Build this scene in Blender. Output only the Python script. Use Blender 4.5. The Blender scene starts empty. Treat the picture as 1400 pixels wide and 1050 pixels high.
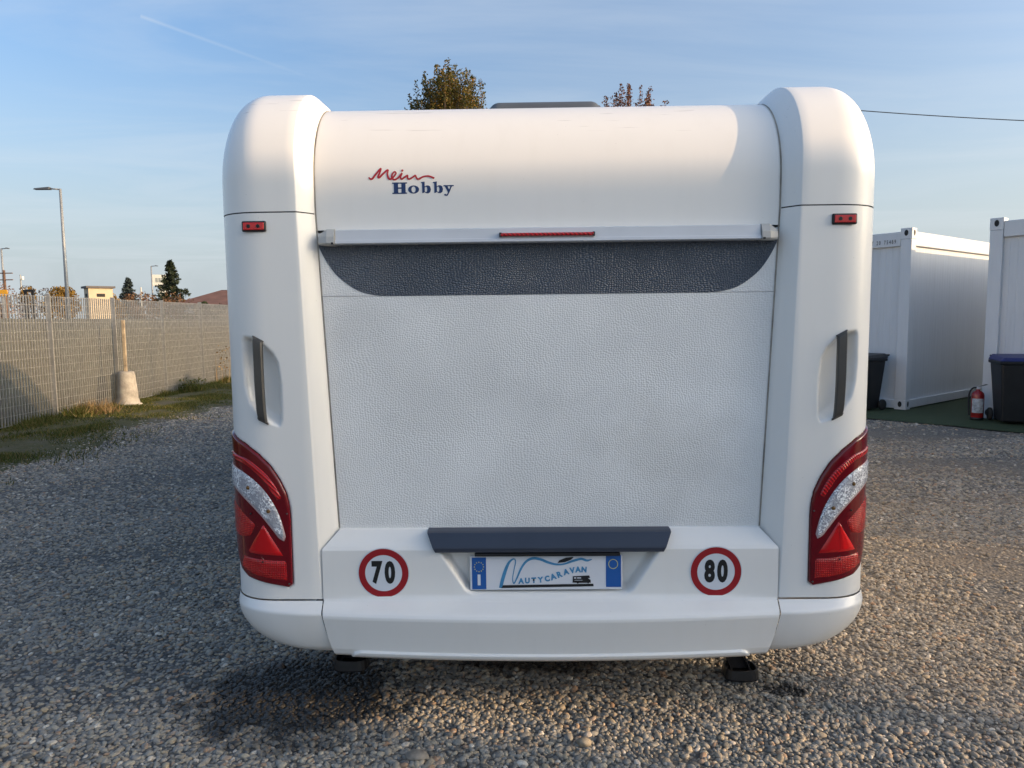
import bpy, bmesh, math, random
import numpy as np
from mathutils import Vector, Matrix, Euler, noise as mnoise

R = math.radians
random.seed(7)
rng = np.random.default_rng(11)
SC = bpy.context.scene
COL = SC.collection

# ------------------------------------------------------------------ camera
PITCH, ROLL, F, CAMH = math.atan(89 / 970), 0.0105, 970.0, 1.5
cam_d = bpy.data.cameras.new('camera')
cam = bpy.data.objects.new('camera', cam_d)
COL.objects.link(cam)
cam_d.sensor_width = 36.0
cam_d.lens = F / 1400 * 36.0
cam_d.clip_start, cam_d.clip_end = 0.05, 3000
cr, sr, cp, sp = math.cos(ROLL), math.sin(ROLL), math.cos(PITCH), math.sin(PITCH)
r_, u_, f_ = Vector((cr, -sr * sp, -sr * cp)), Vector((sr, cr * sp, cr * cp)), Vector((0, cp, -sp))
M = Matrix((r_, u_, -f_)).transposed().to_4x4()
M.translation = (0, 0, CAMH)
cam.matrix_world = M
SC.camera = cam

# ------------------------------------------------------------------ light
SUN_E, SUN_D = 11.5, -13.0       # elevation; degrees past square-on from the right (negative: behind the camera)
sd = Vector((math.cos(R(SUN_E)) * math.cos(R(SUN_D)), math.cos(R(SUN_E)) * math.sin(R(SUN_D)), math.sin(R(SUN_E))))
sun_d = bpy.data.lights.new('sun', 'SUN')
sun = bpy.data.objects.new('sun', sun_d)
COL.objects.link(sun)
sun_d.energy = 2.05
sun_d.angle = R(0.55)
sun_d.color = (1.0, 0.69, 0.39)
sun.rotation_euler = sd.to_track_quat('Z', 'Y').to_euler()
sun.location = (40, 0, 30)

W = bpy.data.worlds.new('World')
SC.world = W
W.use_nodes = True
nt = W.node_tree
nt.nodes.clear()
def wn(t, **k):
    n = nt.nodes.new(t)
    for a, b in k.items(): setattr(n, a, b)
    return n
sky = wn('ShaderNodeTexSky', sky_type='NISHITA', sun_disc=False)
sky.sun_elevation = R(SUN_E)
sky.sun_rotation = R(90 - SUN_D)
sky.altitude = 200
sky.air_density, sky.dust_density, sky.ozone_density = 1.0, 8.0, 3.0
tc = wn('ShaderNodeTexCoord')
sepd = wn('ShaderNodeSeparateXYZ')
nt.links.new(tc.outputs['Generated'], sepd.inputs[0])
# thin cirrus: stretched noise on a plane high overhead (direction / height)
zc = wn('ShaderNodeMath', operation='MAXIMUM'); zc.inputs[1].default_value = 0.07
nt.links.new(sepd.outputs[2], zc.inputs[0])
dv = wn('ShaderNodeVectorMath', operation='DIVIDE')
cz = wn('ShaderNodeCombineXYZ')
for i in range(3): nt.links.new(zc.outputs[0], cz.inputs[i])
nt.links.new(tc.outputs['Generated'], dv.inputs[0]); nt.links.new(cz.outputs[0], dv.inputs[1])
mp = wn('ShaderNodeMapping')
mp.inputs['Rotation'].default_value = (0, 0, R(28)); mp.inputs['Scale'].default_value = (0.5, 1.0, 1.0)
nt.links.new(dv.outputs[0], mp.inputs[0])
ns = wn('ShaderNodeTexNoise'); ns.inputs['Scale'].default_value = 0.8; ns.inputs['Detail'].default_value = 7
ns.inputs['Roughness'].default_value = 0.58; ns.inputs['Distortion'].default_value = 0.9
nt.links.new(mp.outputs[0], ns.inputs['Vector'])
mr = wn('ShaderNodeMapRange'); mr.inputs[1].default_value = 0.42; mr.inputs[2].default_value = 0.80
mr.inputs[3].default_value = 0.0; mr.inputs[4].default_value = 0.36
nt.links.new(ns.outputs['Fac'], mr.inputs[0])
# one contrail: a thin great-circle streak
def cray(px, py):
    return (f_ + r_ * ((px - 700) / F) - u_ * ((py - 525) / F)).normalized()
ca, cb = cray(192, 22), cray(440, 112)
cn = ca.cross(cb).normalized(); ct = cn.cross(ca).normalized(); clen = cb.dot(ct)
d1 = wn('ShaderNodeVectorMath', operation='DOT_PRODUCT'); d1.inputs[1].default_value = cn
d2 = wn('ShaderNodeVectorMath', operation='DOT_PRODUCT'); d2.inputs[1].default_value = ct
for d in (d1, d2): nt.links.new(tc.outputs['Generated'], d.inputs[0])
ab = wn('ShaderNodeMath', operation='ABSOLUTE'); nt.links.new(d1.outputs['Value'], ab.inputs[0])
w1 = wn('ShaderNodeMapRange'); w1.inputs[1].default_value = 0.0; w1.inputs[2].default_value = 0.0028
w1.inputs[3].default_value = 0.24; w1.inputs[4].default_value = 0.0
nt.links.new(ab.outputs[0], w1.inputs[0])
w2 = wn('ShaderNodeMapRange'); w2.inputs[1].default_value = 0.0; w2.inputs[2].default_value = clen
w2.inputs[3].default_value = 1.0; w2.inputs[4].default_value = 0.0
nt.links.new(d2.outputs['Value'], w2.inputs[0])
w3 = wn('ShaderNodeMath', operation='GREATER_THAN'); w3.inputs[1].default_value = 0.0
nt.links.new(d2.outputs['Value'], w3.inputs[0])
m1 = wn('ShaderNodeMath', operation='MULTIPLY'); m2 = wn('ShaderNodeMath', operation='MULTIPLY')
nt.links.new(w1.outputs[0], m1.inputs[0]); nt.links.new(w2.outputs[0], m1.inputs[1])
nt.links.new(m1.outputs[0], m2.inputs[0]); nt.links.new(w3.outputs[0], m2.inputs[1])
ad = wn('ShaderNodeMath', operation='ADD', use_clamp=True)
nt.links.new(mr.outputs[0], ad.inputs[0]); nt.links.new(m2.outputs[0], ad.inputs[1])
hz = wn('ShaderNodeMapRange', interpolation_type='SMOOTHERSTEP'); hz.inputs[1].default_value = -0.02; hz.inputs[2].default_value = 0.40
hz.inputs[3].default_value = 0.66; hz.inputs[4].default_value = 0.0
nt.links.new(sepd.outputs[2], hz.inputs[0])
mixh = wn('ShaderNodeMix', data_type='RGBA'); mixh.inputs[7].default_value = (1.95, 2.2, 2.35, 1)
nt.links.new(hz.outputs[0], mixh.inputs[0]); nt.links.new(sky.outputs[0], mixh.inputs[6])
mixc = wn('ShaderNodeMix', data_type='RGBA')
mixc.inputs[7].default_value = (1.9, 2.05, 2.2, 1)
nt.links.new(ad.outputs[0], mixc.inputs[0]); nt.links.new(mixh.outputs[2], mixc.inputs[6])
bg = wn('ShaderNodeBackground'); bg.inputs['Strength'].default_value = 0.15
wo = wn('ShaderNodeOutputWorld')
nt.links.new(mixc.outputs[2], bg.inputs[0]); nt.links.new(bg.outputs[0], wo.inputs[0])

SC.view_settings.view_transform = 'Standard'
SC.view_settings.look = 'None'
SC.view_settings.exposure = 1.41
SC.view_settings.gamma = 1.0
SC.view_settings.use_curve_mapping = False

# ------------------------------------------------------------------ materials
class NT:
    def __init__(s, name):
        s.m = bpy.data.materials.new(name); s.m.use_nodes = True
        s.t = s.m.node_tree; s.b = s.t.nodes['Principled BSDF']
    def n(s, t, ins=None, **k):
        n = s.t.nodes.new(t)
        for a, b in k.items(): setattr(n, a, b)
        for a, b in (ins or {}).items(): s.put(n.inputs[a], b)
        return n
    def put(s, i, v):
        if isinstance(v, bpy.types.NodeSocket): s.t.links.new(v, i)
        else: i.default_value = v
    def ramp(s, fac, stops, interp='LINEAR'):
        n = s.n('ShaderNodeValToRGB', {0: fac}); cr_ = n.color_ramp; cr_.interpolation = interp
        while len(cr_.elements) < len(stops): cr_.elements.new(0.5)
        for e, (p, c) in zip(cr_.elements, stops): e.position = p; e.color = (*c, 1)
        return n.outputs[0]
    def mix(s, f, a, b, mode='MIX'):
        n = s.n('ShaderNodeMix', data_type='RGBA', blend_type=mode)
        s.put(n.inputs[0], f); s.put(n.inputs[6], a); s.put(n.inputs[7], b)
        return n.outputs[2]
    def math(s, op, a, b=0.0, clamp=False):
        n = s.n('ShaderNodeMath', operation=op, use_clamp=clamp); s.put(n.inputs[0], a); s.put(n.inputs[1], b)
        return n.outputs[0]
    def rng(s, v, a, b, c=0.0, d=1.0):
        n = s.n('ShaderNodeMapRange'); s.put(n.inputs[0], v)
        for i, q in enumerate((a, b, c, d)): n.inputs[i + 1].default_value = q
        return n.outputs[0]
    def noise(s, vec, scale, detail=4, rough=0.55, dist=0.0):
        return s.n('ShaderNodeTexNoise', {'Vector': vec, 'Scale': scale, 'Detail': detail, 'Roughness': rough, 'Distortion': dist}).outputs['Fac']
    def vor(s, vec, scale, feature='F1', rnd=1.0):
        return s.n('ShaderNodeTexVoronoi', {'Vector': vec, 'Scale': scale, 'Randomness': rnd}, feature=feature)
    def bump(s, h, strength, dist):
        s.put(s.b.inputs['Normal'], s.n('ShaderNodeBump', {'Height': h, 'Strength': strength, 'Distance': dist}).outputs[0])
    def mapv(s, vec, scale=(1, 1, 1), rot=(0, 0, 0), loc=(0, 0, 0)):
        return s.n('ShaderNodeMapping', {'Vector': vec, 'Scale': scale, 'Rotation': rot, 'Location': loc}).outputs[0]
    @property
    def obj(s): return s.n('ShaderNodeTexCoord').outputs['Object']
    @property
    def pos(s): return s.n('ShaderNodeNewGeometry').outputs['Position']
    @property
    def isl(s): return s.n('ShaderNodeNewGeometry').outputs['Random Per Island']
    def set(s, **k):
        for a, v in k.items(): s.put(s.b.inputs[a.replace('_', ' ')], v)
        return s

def plain(name, c, rough=0.5, metal=0.0, var=0.12, scale=6.0, bump=0.0, bscale=60.0, coat=0.0):
    m = NT(name); o = m.obj
    f = m.noise(o, scale, 5)
    lo = tuple(x * (1 - var) for x in c); hi = tuple(min(1, x * (1 + var)) for x in c)
    m.set(Base_Color=m.ramp(f, [(0.3, lo), (0.7, hi)]), Roughness=rough, Metallic=metal)
    if coat: m.set(Coat_Weight=coat, Coat_Roughness=0.08)
    if bump: m.bump(m.noise(o, bscale, 4), bump, 0.01)
    return m.m

MAT = {}
# caravan white: smooth moulded plastic, slightly yellowed, faint run-off dirt and a few scuffs high up
m = NT('white_gelcoat'); o = m.obj
grime = m.noise(m.mapv(o, (9, 9, 1.2)), 1.6, 6, 0.6)
c = m.mix(m.rng(grime, 0.5, 0.85, 0, 0.18), (0.88, 0.855, 0.805, 1), (0.74, 0.71, 0.64, 1))
sc1 = m.noise(m.mapv(o, (2.2, 14, 70), (0, R(2), 0)), 1.6, 3, 0.5)
zz = m.n('ShaderNodeSeparateXYZ', {0: o}).outputs[2]
sm = m.math('MULTIPLY', m.rng(sc1, 0.675, 0.695), m.rng(zz, 2.16, 2.22))
c = m.mix(m.math('MULTIPLY', sm, 0.5), c, (0.30, 0.27, 0.24, 1))
spk = m.vor(o, 16).outputs['Distance']
c = m.mix(m.rng(spk, 0.012, 0.03, 0.45, 0), c, (0.35, 0.31, 0.26, 1))
m.set(Base_Color=c, Roughness=m.rng(grime, 0.3, 0.8, 0.28, 0.42), Coat_Weight=0.15, Coat_Roughness=0.15)
m.bump(m.noise(o, 3.0, 2), 0.06, 0.02)
MAT['white'] = m.m

def hammered(name, c, bs):
    m = NT(name); o = m.obj
    # pressed grain of a stucco sheet: small lozenge bumps in wandering rows
    w = m.n('ShaderNodeTexNoise', {'Vector': o, 'Scale': 5.0, 'Detail': 1}).outputs['Color']
    wv = m.n('ShaderNodeVectorMath', {0: w}, operation='SCALE'); wv.inputs['Scale'].default_value = 0.07
    v = m.n('ShaderNodeVectorMath', {0: o, 1: wv.outputs[0]}, operation='ADD').outputs[0]
    xx_, _, zz_ = m.n('ShaderNodeSeparateXYZ', {0: v}).outputs
    vv = m.n('ShaderNodeCombineXYZ', {0: m.math('MULTIPLY', xx_, 1.12), 1: m.math('MULTIPLY', zz_, 1.55)}).outputs[0]
    vt = m.n('ShaderNodeTexVoronoi', {'Vector': vv, 'Scale': 100.0, 'Randomness': 0.55}, feature='F1', voronoi_dimensions='2D')
    h = m.rng(vt.outputs['Distance'], 0.0, 0.65, 1, 0)
    big = m.noise(o, 2.2, 5)
    lo = tuple(x * 0.93 for x in c); hi = tuple(x * 1.06 for x in c)
    col = m.ramp(big, [(0.35, lo), (0.65, hi)])
    st = m.rng(m.noise(m.mapv(o, (1.5, 1, 2.2)), 1.3, 6, 0.65), 0.55, 0.78, 0, 0.35)
    col = m.mix(st, col, tuple(x * 0.72 for x in c) + (1,))
    sq_ = m.mapv(o, (1 / 0.22, 0, 1 / 0.20), (0, 0, 0), (-0.42 / 0.22, 0, -1.02 / 0.20))
    sd_ = m.math('ADD', m.n('ShaderNodeVectorMath', {0: sq_}, operation='LENGTH').outputs['Value'], m.rng(m.noise(o, 6, 5, 0.65), 0.25, 0.75, -0.8, 0.8))
    col = m.mix(m.rng(sd_, 0.3, 1.2, 0.22, 0), col, tuple(x * y for x, y in zip(c, (0.66, 0.63, 0.58))) + (1,))
    m.set(Base_Color=col, Roughness=0.33, Specular_IOR_Level=0.6)
    m.bump(h, bs, 0.005)
    return m.m
MAT['panel'] = hammered('hammered_light_grey_sheet', (0.86, 0.85, 0.82), 0.30)
MAT['band'] = hammered('hammered_slate_sheet', (0.085, 0.105, 0.135), 0.8)
MAT['slate'] = plain('slate_plastic', (0.030, 0.040, 0.066), 0.35, var=0.08, bump=0.05, bscale=400)
MAT['trim'] = plain('aluminium_trim', (0.66, 0.67, 0.69), 0.35, 0.1, 0.05)
MAT['cap'] = plain('warm_grey_plastic', (0.50, 0.49, 0.46), 0.45, var=0.08)
MAT['handle'] = plain('dark_taupe_plastic', (0.060, 0.056, 0.050), 0.42, var=0.1, bump=0.05, bscale=300)
MAT['seal'] = plain('aged_sealant', (0.30, 0.275, 0.235), 0.7, var=0.5, scale=9)
MAT['black'] = plain('black_plastic', (0.012, 0.012, 0.013), 0.45, var=0.3)
MAT['blacksteel'] = plain('black_painted_steel', (0.014, 0.014, 0.016), 0.35, var=0.4, scale=14)
MAT['rubber'] = plain('rubber', (0.018, 0.018, 0.018), 0.8)
MAT['window'] = plain('tinted_acrylic', (0.02, 0.022, 0.025), 0.08, coat=0.3)

def lens(name, c1, c2, scale, kind, rough=0.08):
    m = NT(name); o = m.obj
    if kind == 'prism':
        a = m.n('ShaderNodeTexWave', {'Vector': o, 'Scale': scale, 'Distortion': 0.4}, bands_direction='Z').outputs['Fac']
        b = m.n('ShaderNodeTexWave', {'Vector': o, 'Scale': scale, 'Distortion': 0.4}, bands_direction='X').outputs['Fac']
        h = m.math('MULTIPLY', a, b)
        f = m.math('MULTIPLY', h, m.rng(m.noise(o, 22, 3), 0.38, 0.62))
    elif kind == 'facet':
        v = m.vor(o, scale); h = v.outputs['Distance']
        f = m.math('MULTIPLY', m.rng(m.n('ShaderNodeSeparateXYZ', {0: v.outputs['Color']}).outputs[0], 0.30, 0.75), m.rng(m.noise(o, 18, 2), 0.40, 0.56, 0.15, 1.0))
    elif kind == 'arc':
        h = m.n('ShaderNodeTexWave', {'Vector': o, 'Scale': scale, 'Distortion': 0.3}, bands_direction='DIAGONAL').outputs['Fac']
        f = h
    else:
        h = m.noise(o, 8, 2); f = h
    m.set(Base_Color=m.mix(f, (*c1, 1), (*c2, 1)), Roughness=rough, Coat_Weight=0.35, Coat_Roughness=0.04, IOR=1.5)
    if kind != 'smooth': m.bump(h, 0.5, 0.003)
    return m.m
MAT['red_dark'] = lens('dark_red_lens', (0.11, 0.0005, 0.005), (0.18, 0.0008, 0.006), 8, 'smooth')
MAT['red_prism'] = lens('prismatic_red_lens', (0.36, 0.001, 0.003), (1.0, 0.02, 0.012), 46, 'prism')
MAT['red_arc'] = lens('ribbed_red_lens', (0.26, 0.001, 0.005), (0.70, 0.006, 0.010), 40, 'arc')
MAT['red_tri'] = lens('red_reflector', (0.55, 0.003, 0.006), (0.62, 0.005, 0.008), 9, 'smooth', 0.2)
MAT['red_tri2'] = lens('bright_red_reflector', (0.85, 0.006, 0.008), (0.90, 0.008, 0.010), 9, 'smooth', 0.2)
MAT['clear'] = lens('clear_lens_painted_sparkle', (0.34, 0.34, 0.37), (1.0, 1.0, 1.0), 210, 'facet')  # reflector sparkle painted in as random pale and grey facets
MAT['amber'] = plain('amber_bulb', (0.16, 0.08, 0.02), 0.15, var=0.2)
MAT['rim'] = plain('pale_lens_rim', (0.55, 0.40, 0.40), 0.2)
MAT['sign_red'] = plain('sign_red', (0.33, 0.008, 0.014), 0.45, var=0.05)
MAT['sign_white'] = plain('sign_white', (0.70, 0.73, 0.77), 0.4, var=0.03)
MAT['ink'] = plain('black_ink', (0.008, 0.008, 0.009), 0.5, var=0.1)
MAT['logo_red'] = plain('logo_red', (0.42, 0.012, 0.022), 0.4, var=0.05)
MAT['logo_blue'] = plain('logo_blue', (0.010, 0.035, 0.13), 0.4, var=0.05)
MAT['plate_white'] = plain('plate_white', (0.72, 0.73, 0.76), 0.4, var=0.03)
MAT['plate_blue'] = plain('plate_blue', (0.012, 0.10, 0.36), 0.4, var=0.04)
MAT['sea_blue'] = plain('sea_blue', (0.06, 0.25, 0.45), 0.4, var=0.15, scale=30)
MAT['star'] = plain('star_yellow', (0.50, 0.50, 0.20), 0.5)
MAT['galv'] = plain('galvanised_steel', (0.36, 0.355, 0.335), 0.55, 0.2, 0.18, 14)
MAT['screen'] = plain('olive_grey_screen', (0.085, 0.088, 0.074), 0.9, var=0.3, scale=1.4, bump=0.3, bscale=40)
MAT['wood'] = plain('weathered_wood', (0.34, 0.27, 0.18), 0.8, var=0.45, scale=9, bump=0.4, bscale=40)
MAT['concrete'] = plain('rough_concrete', (0.34, 0.31, 0.26), 0.9, var=0.3, scale=7, bump=0.6, bscale=38)
MAT['lamp_steel'] = plain('lamp_steel', (0.30, 0.31, 0.31), 0.5, 0.3, 0.1)
MAT['lamp_dark'] = plain('lamp_head_grey', (0.09, 0.10, 0.11), 0.5)
MAT['cabin'] = plain('cream_render', (0.52, 0.43, 0.30), 0.85, var=0.08, scale=2)
MAT['cabin_roof'] = plain('cabin_roof_felt', (0.12, 0.11, 0.11), 0.9)
MAT['tile'] = plain('brown_roof_tile', (0.17, 0.085, 0.06), 0.85, var=0.25, scale=1.2)
MAT['facade'] = plain('beige_facade', (0.40, 0.32, 0.24), 0.85)
MAT['sign_cream'] = plain('pale_sign_face', (0.78, 0.77, 0.68), 0.5, var=0.04)
MAT['sign_grey'] = plain('sign_grey', (0.35, 0.38, 0.36), 0.5, var=0.2, scale=8)
MAT['yellow'] = plain('yellow_paint', (0.58, 0.30, 0.02), 0.5, var=0.15)
MAT['polewood'] = plain('pole_brown', (0.13, 0.075, 0.05), 0.85, var=0.2)
MAT['bark'] = plain('bark', (0.085, 0.062, 0.045), 0.9, var=0.35, scale=9, bump=0.6, bscale=30)
MAT['bin'] = plain('black_bin_plastic', (0.011, 0.012, 0.014), 0.5, var=0.25, scale=5)
MAT['blue_lid'] = plain('blue_bin_lid', (0.007, 0.013, 0.105), 0.45, var=0.12)
MAT['ext_red'] = plain('extinguisher_red', (0.27, 0.010, 0.010), 0.3, coat=0.4)
MAT['ext_label'] = plain('extinguisher_label', (0.42, 0.45, 0.48), 0.5, var=0.5, scale=22)
MAT['stone_tan'] = plain('tan_stone', (0.30, 0.25, 0.18), 0.85, var=0.4, scale=30)
MAT['stone_grey'] = plain('grey_brown_stone', (0.24, 0.21, 0.17), 0.85, var=0.4, scale=30)
MAT['hole'] = plain('shadowed_steel', (0.02, 0.02, 0.02), 0.8)

def container_mat(name, rib):
    m = NT(name); o = m.obj
    f = m.noise(m.mapv(o, (6, 6, 0.5)), 2.0, 5, 0.6)
    m.set(Base_Color=m.mix(m.rng(f, 0.45, 0.85, 0, 0.35), (0.62, 0.64, 0.66, 1), (0.46, 0.47, 0.47, 1)), Roughness=0.42)
    if rib:
        x, y, _ = m.n('ShaderNodeSeparateXYZ', {0: o}).outputs
        s = m.math('ADD', x, y)
        wv = m.math('PINGPONG', s, 0.05)
        m.bump(m.rng(wv, 0.0, 0.012), 0.6, 0.005)
    return m.m
MAT['cont'] = container_mat('white_container_sheet', True)
MAT['cont_frame'] = container_mat('white_container_frame', False)

def leafmat(name, stops, trans=0.25):
    m = NT(name)
    c = m.ramp(m.isl, stops)
    m.set(Base_Color=c, Roughness=0.6, Specular_IOR_Level=0.25)
    tr = m.n('ShaderNodeBsdfTranslucent', {0: c}); mx = m.n('ShaderNodeMixShader', {0: trans})
    m.t.links.new(m.b.outputs[0], mx.inputs[1]); m.t.links.new(tr.outputs[0], mx.inputs[2])
    m.t.links.new(mx.outputs[0], m.t.nodes['Material Output'].inputs[0])
    return m.m
MAT['leaf_olive'] = leafmat('olive_gold_leaves', [(0, (0.045, 0.055, 0.012)), (0.45, (0.10, 0.095, 0.020)), (0.75, (0.19, 0.13, 0.025)), (1, (0.26, 0.13, 0.03))])
MAT['leaf_rust'] = leafmat('rust_leaves', [(0, (0.075, 0.035, 0.020)), (0.5, (0.16, 0.065, 0.035)), (1, (0.28, 0.13, 0.06))])
MAT['leaf_gold'] = leafmat('golden_leaves', [(0, (0.11, 0.07, 0.015)), (0.5, (0.24, 0.14, 0.025)), (1, (0.33, 0.21, 0.05))])
MAT['leaf_brown'] = leafmat('brown_leaves', [(0, (0.12, 0.065, 0.035)), (1, (0.26, 0.15, 0.08))])
MAT['leaf_grey'] = leafmat('grey_twigs', [(0, (0.10, 0.085, 0.085)), (1, (0.22, 0.18, 0.18))])
MAT['leaf_pink'] = leafmat('pinkish_twigs', [(0, (0.20, 0.11, 0.07)), (1, (0.36, 0.22, 0.15))])
MAT['needle'] = leafmat('dark_needles', [(0, (0.012, 0.020, 0.012)), (1, (0.045, 0.060, 0.030))], 0.1)
MAT['needle_blue'] = leafmat('blue_grey_needles', [(0, (0.018, 0.030, 0.032)), (1, (0.055, 0.075, 0.072))], 0.1)
MAT['hedge'] = leafmat('hedge_leaves', [(0, (0.018, 0.030, 0.010)), (1, (0.05, 0.07, 0.02))])
MAT['grass'] = leafmat('short_grass', [(0, (0.035, 0.055, 0.010)), (0.5, (0.075, 0.095, 0.018)), (0.8, (0.15, 0.13, 0.035)), (1, (0.24, 0.18, 0.07))])
MAT['straw'] = leafmat('dry_straw', [(0, (0.14, 0.085, 0.04)), (0.6, (0.30, 0.20, 0.09)), (1, (0.38, 0.28, 0.15))])
m = NT('artificial_turf'); p = m.pos
m.set(Base_Color=m.ramp(m.noise(p, 40, 5, 0.7), [(0.3, (0.020, 0.036, 0.012)), (0.7, (0.050, 0.075, 0.022))]), Roughness=0.95)
m.bump(m.noise(p, 160, 3, 0.7), 0.8, 0.01); MAT['turf'] = m.m

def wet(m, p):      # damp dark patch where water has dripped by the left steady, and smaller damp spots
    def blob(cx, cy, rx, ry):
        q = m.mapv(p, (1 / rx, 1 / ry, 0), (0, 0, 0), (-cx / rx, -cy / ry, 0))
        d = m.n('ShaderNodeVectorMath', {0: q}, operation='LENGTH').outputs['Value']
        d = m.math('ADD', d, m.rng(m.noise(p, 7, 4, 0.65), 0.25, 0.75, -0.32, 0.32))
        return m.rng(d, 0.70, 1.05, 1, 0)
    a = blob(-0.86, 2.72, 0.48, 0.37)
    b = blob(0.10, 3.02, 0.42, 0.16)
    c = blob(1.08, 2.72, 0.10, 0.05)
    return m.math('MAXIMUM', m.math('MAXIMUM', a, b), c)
def soilmask(m, p):  # bare compacted earth showing between the stones in the wheel tracks on the right
    q = m.mapv(p, (0.55, 1.5, 0), (0, 0, R(-12)))
    a = m.rng(m.noise(q, 0.8, 5, 0.6), 0.44, 0.60)
    x = m.n('ShaderNodeSeparateXYZ', {0: p}).outputs[0]
    return m.math('MULTIPLY', a, m.rng(x, 0.9, 2.2))

m = NT('gravel_ground'); p = m.pos
v = m.vor(p, 55); cc = m.n('ShaderNodeSeparateXYZ', {0: v.outputs['Color']}).outputs[0]
c = m.ramp(cc, [(0.0, (0.085, 0.083, 0.080)), (0.35, (0.185, 0.178, 0.168)), (0.7, (0.29, 0.26, 0.215)), (1.0, (0.43, 0.38, 0.31))])
c = m.mix(m.rng(v.outputs['Distance'], 0.25, 0.62, 0, 0.75), c, (0.045, 0.042, 0.038, 1))
c = m.mix(m.rng(m.noise(p, 0.55, 5, 0.6), 0.42, 0.7, 0, 0.45), c, (0.15, 0.135, 0.11, 1))
c = m.mix(m.math('MULTIPLY', soilmask(m, p), 0.65), c, (0.20, 0.16, 0.115, 1))
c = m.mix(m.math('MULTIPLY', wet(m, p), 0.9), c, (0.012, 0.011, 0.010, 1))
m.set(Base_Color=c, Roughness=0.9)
m.bump(v.outputs['Distance'], 0.9, -0.012)
MAT['ground'] = m.m

m = NT('pebble'); p = m.pos
rnd = m.n('ShaderNodeObjectInfo').outputs['Random']
c = m.ramp(rnd, [(0.0, (0.105, 0.102, 0.092)), (0.20, (0.225, 0.217, 0.195)), (0.42, (0.35, 0.33, 0.285)), (0.60, (0.43, 0.345, 0.23)),
                 (0.72, (0.255, 0.256, 0.245)), (0.86, (0.52, 0.445, 0.325)), (0.93, (0.36, 0.22, 0.13)), (1.0, (0.76, 0.70, 0.59))])
c = m.mix(m.rng(m.noise(m.obj, 1.4, 4, 0.6), 0.35, 0.75, 0, 0.45), c, (0.16, 0.14, 0.115, 1))
c = m.mix(m.math('MULTIPLY', soilmask(m, p), 0.35), c, (0.21, 0.165, 0.115, 1))
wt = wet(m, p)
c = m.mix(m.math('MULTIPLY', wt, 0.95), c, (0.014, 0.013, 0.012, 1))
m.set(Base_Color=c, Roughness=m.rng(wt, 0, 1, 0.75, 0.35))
m.bump(m.noise(m.obj, 5, 4), 0.25, 0.05)
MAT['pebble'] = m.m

m = NT('verge_soil'); p = m.pos
g = m.noise(p, 1.6, 6, 0.65)
c = m.ramp(m.noise(p, 26, 4, 0.7), [(0.3, (0.045, 0.040, 0.022)), (0.5, (0.075, 0.075, 0.022)), (0.72, (0.13, 0.11, 0.055))])
c = m.mix(m.rng(g, 0.5, 0.68), c, (0.13, 0.115, 0.085, 1))
m.set(Base_Color=c, Roughness=0.95); m.bump(m.noise(p, 50, 4, 0.7), 0.9, 0.02)
MAT['verge'] = m.m

# ------------------------------------------------------------------ helpers
def link(name, me, mat, parent=None, smooth=False):
    if mat is not None: me.materials.append(MAT[mat])
    if smooth: me.polygons.foreach_set('use_smooth', [True] * len(me.polygons))
    o = bpy.data.objects.new(name, me); COL.objects.link(o)
    if parent is not None: o.parent = parent
    return o
def mesh(name, v, f, mat, parent=None, smooth=False, fix=True):
    me = bpy.data.meshes.new(name)
    me.from_pydata([tuple(map(float, q)) for q in v], [], [tuple(map(int, q)) for q in f]); me.update()
    if fix:
        bm = bmesh.new(); bm.from_mesh(me); bmesh.ops.recalc_face_normals(bm, faces=bm.faces); bm.to_mesh(me); bm.free()
    return link(name, me, mat, parent, smooth)
def tag(o, label=None, cat=None, group=None, kind=None):
    if label: o['label'] = label
    if cat: o['category'] = cat
    if group: o['group'] = group
    if kind: o['kind'] = kind
    return o
def thing(name, loc, rz=0.0, label=None, cat=None, group=None):
    o = bpy.data.objects.new(name, None); COL.objects.link(o)
    o.location = loc; o.rotation_euler = (0, 0, rz); o.empty_display_size = 0.2
    return tag(o, label, cat, group)
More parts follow.
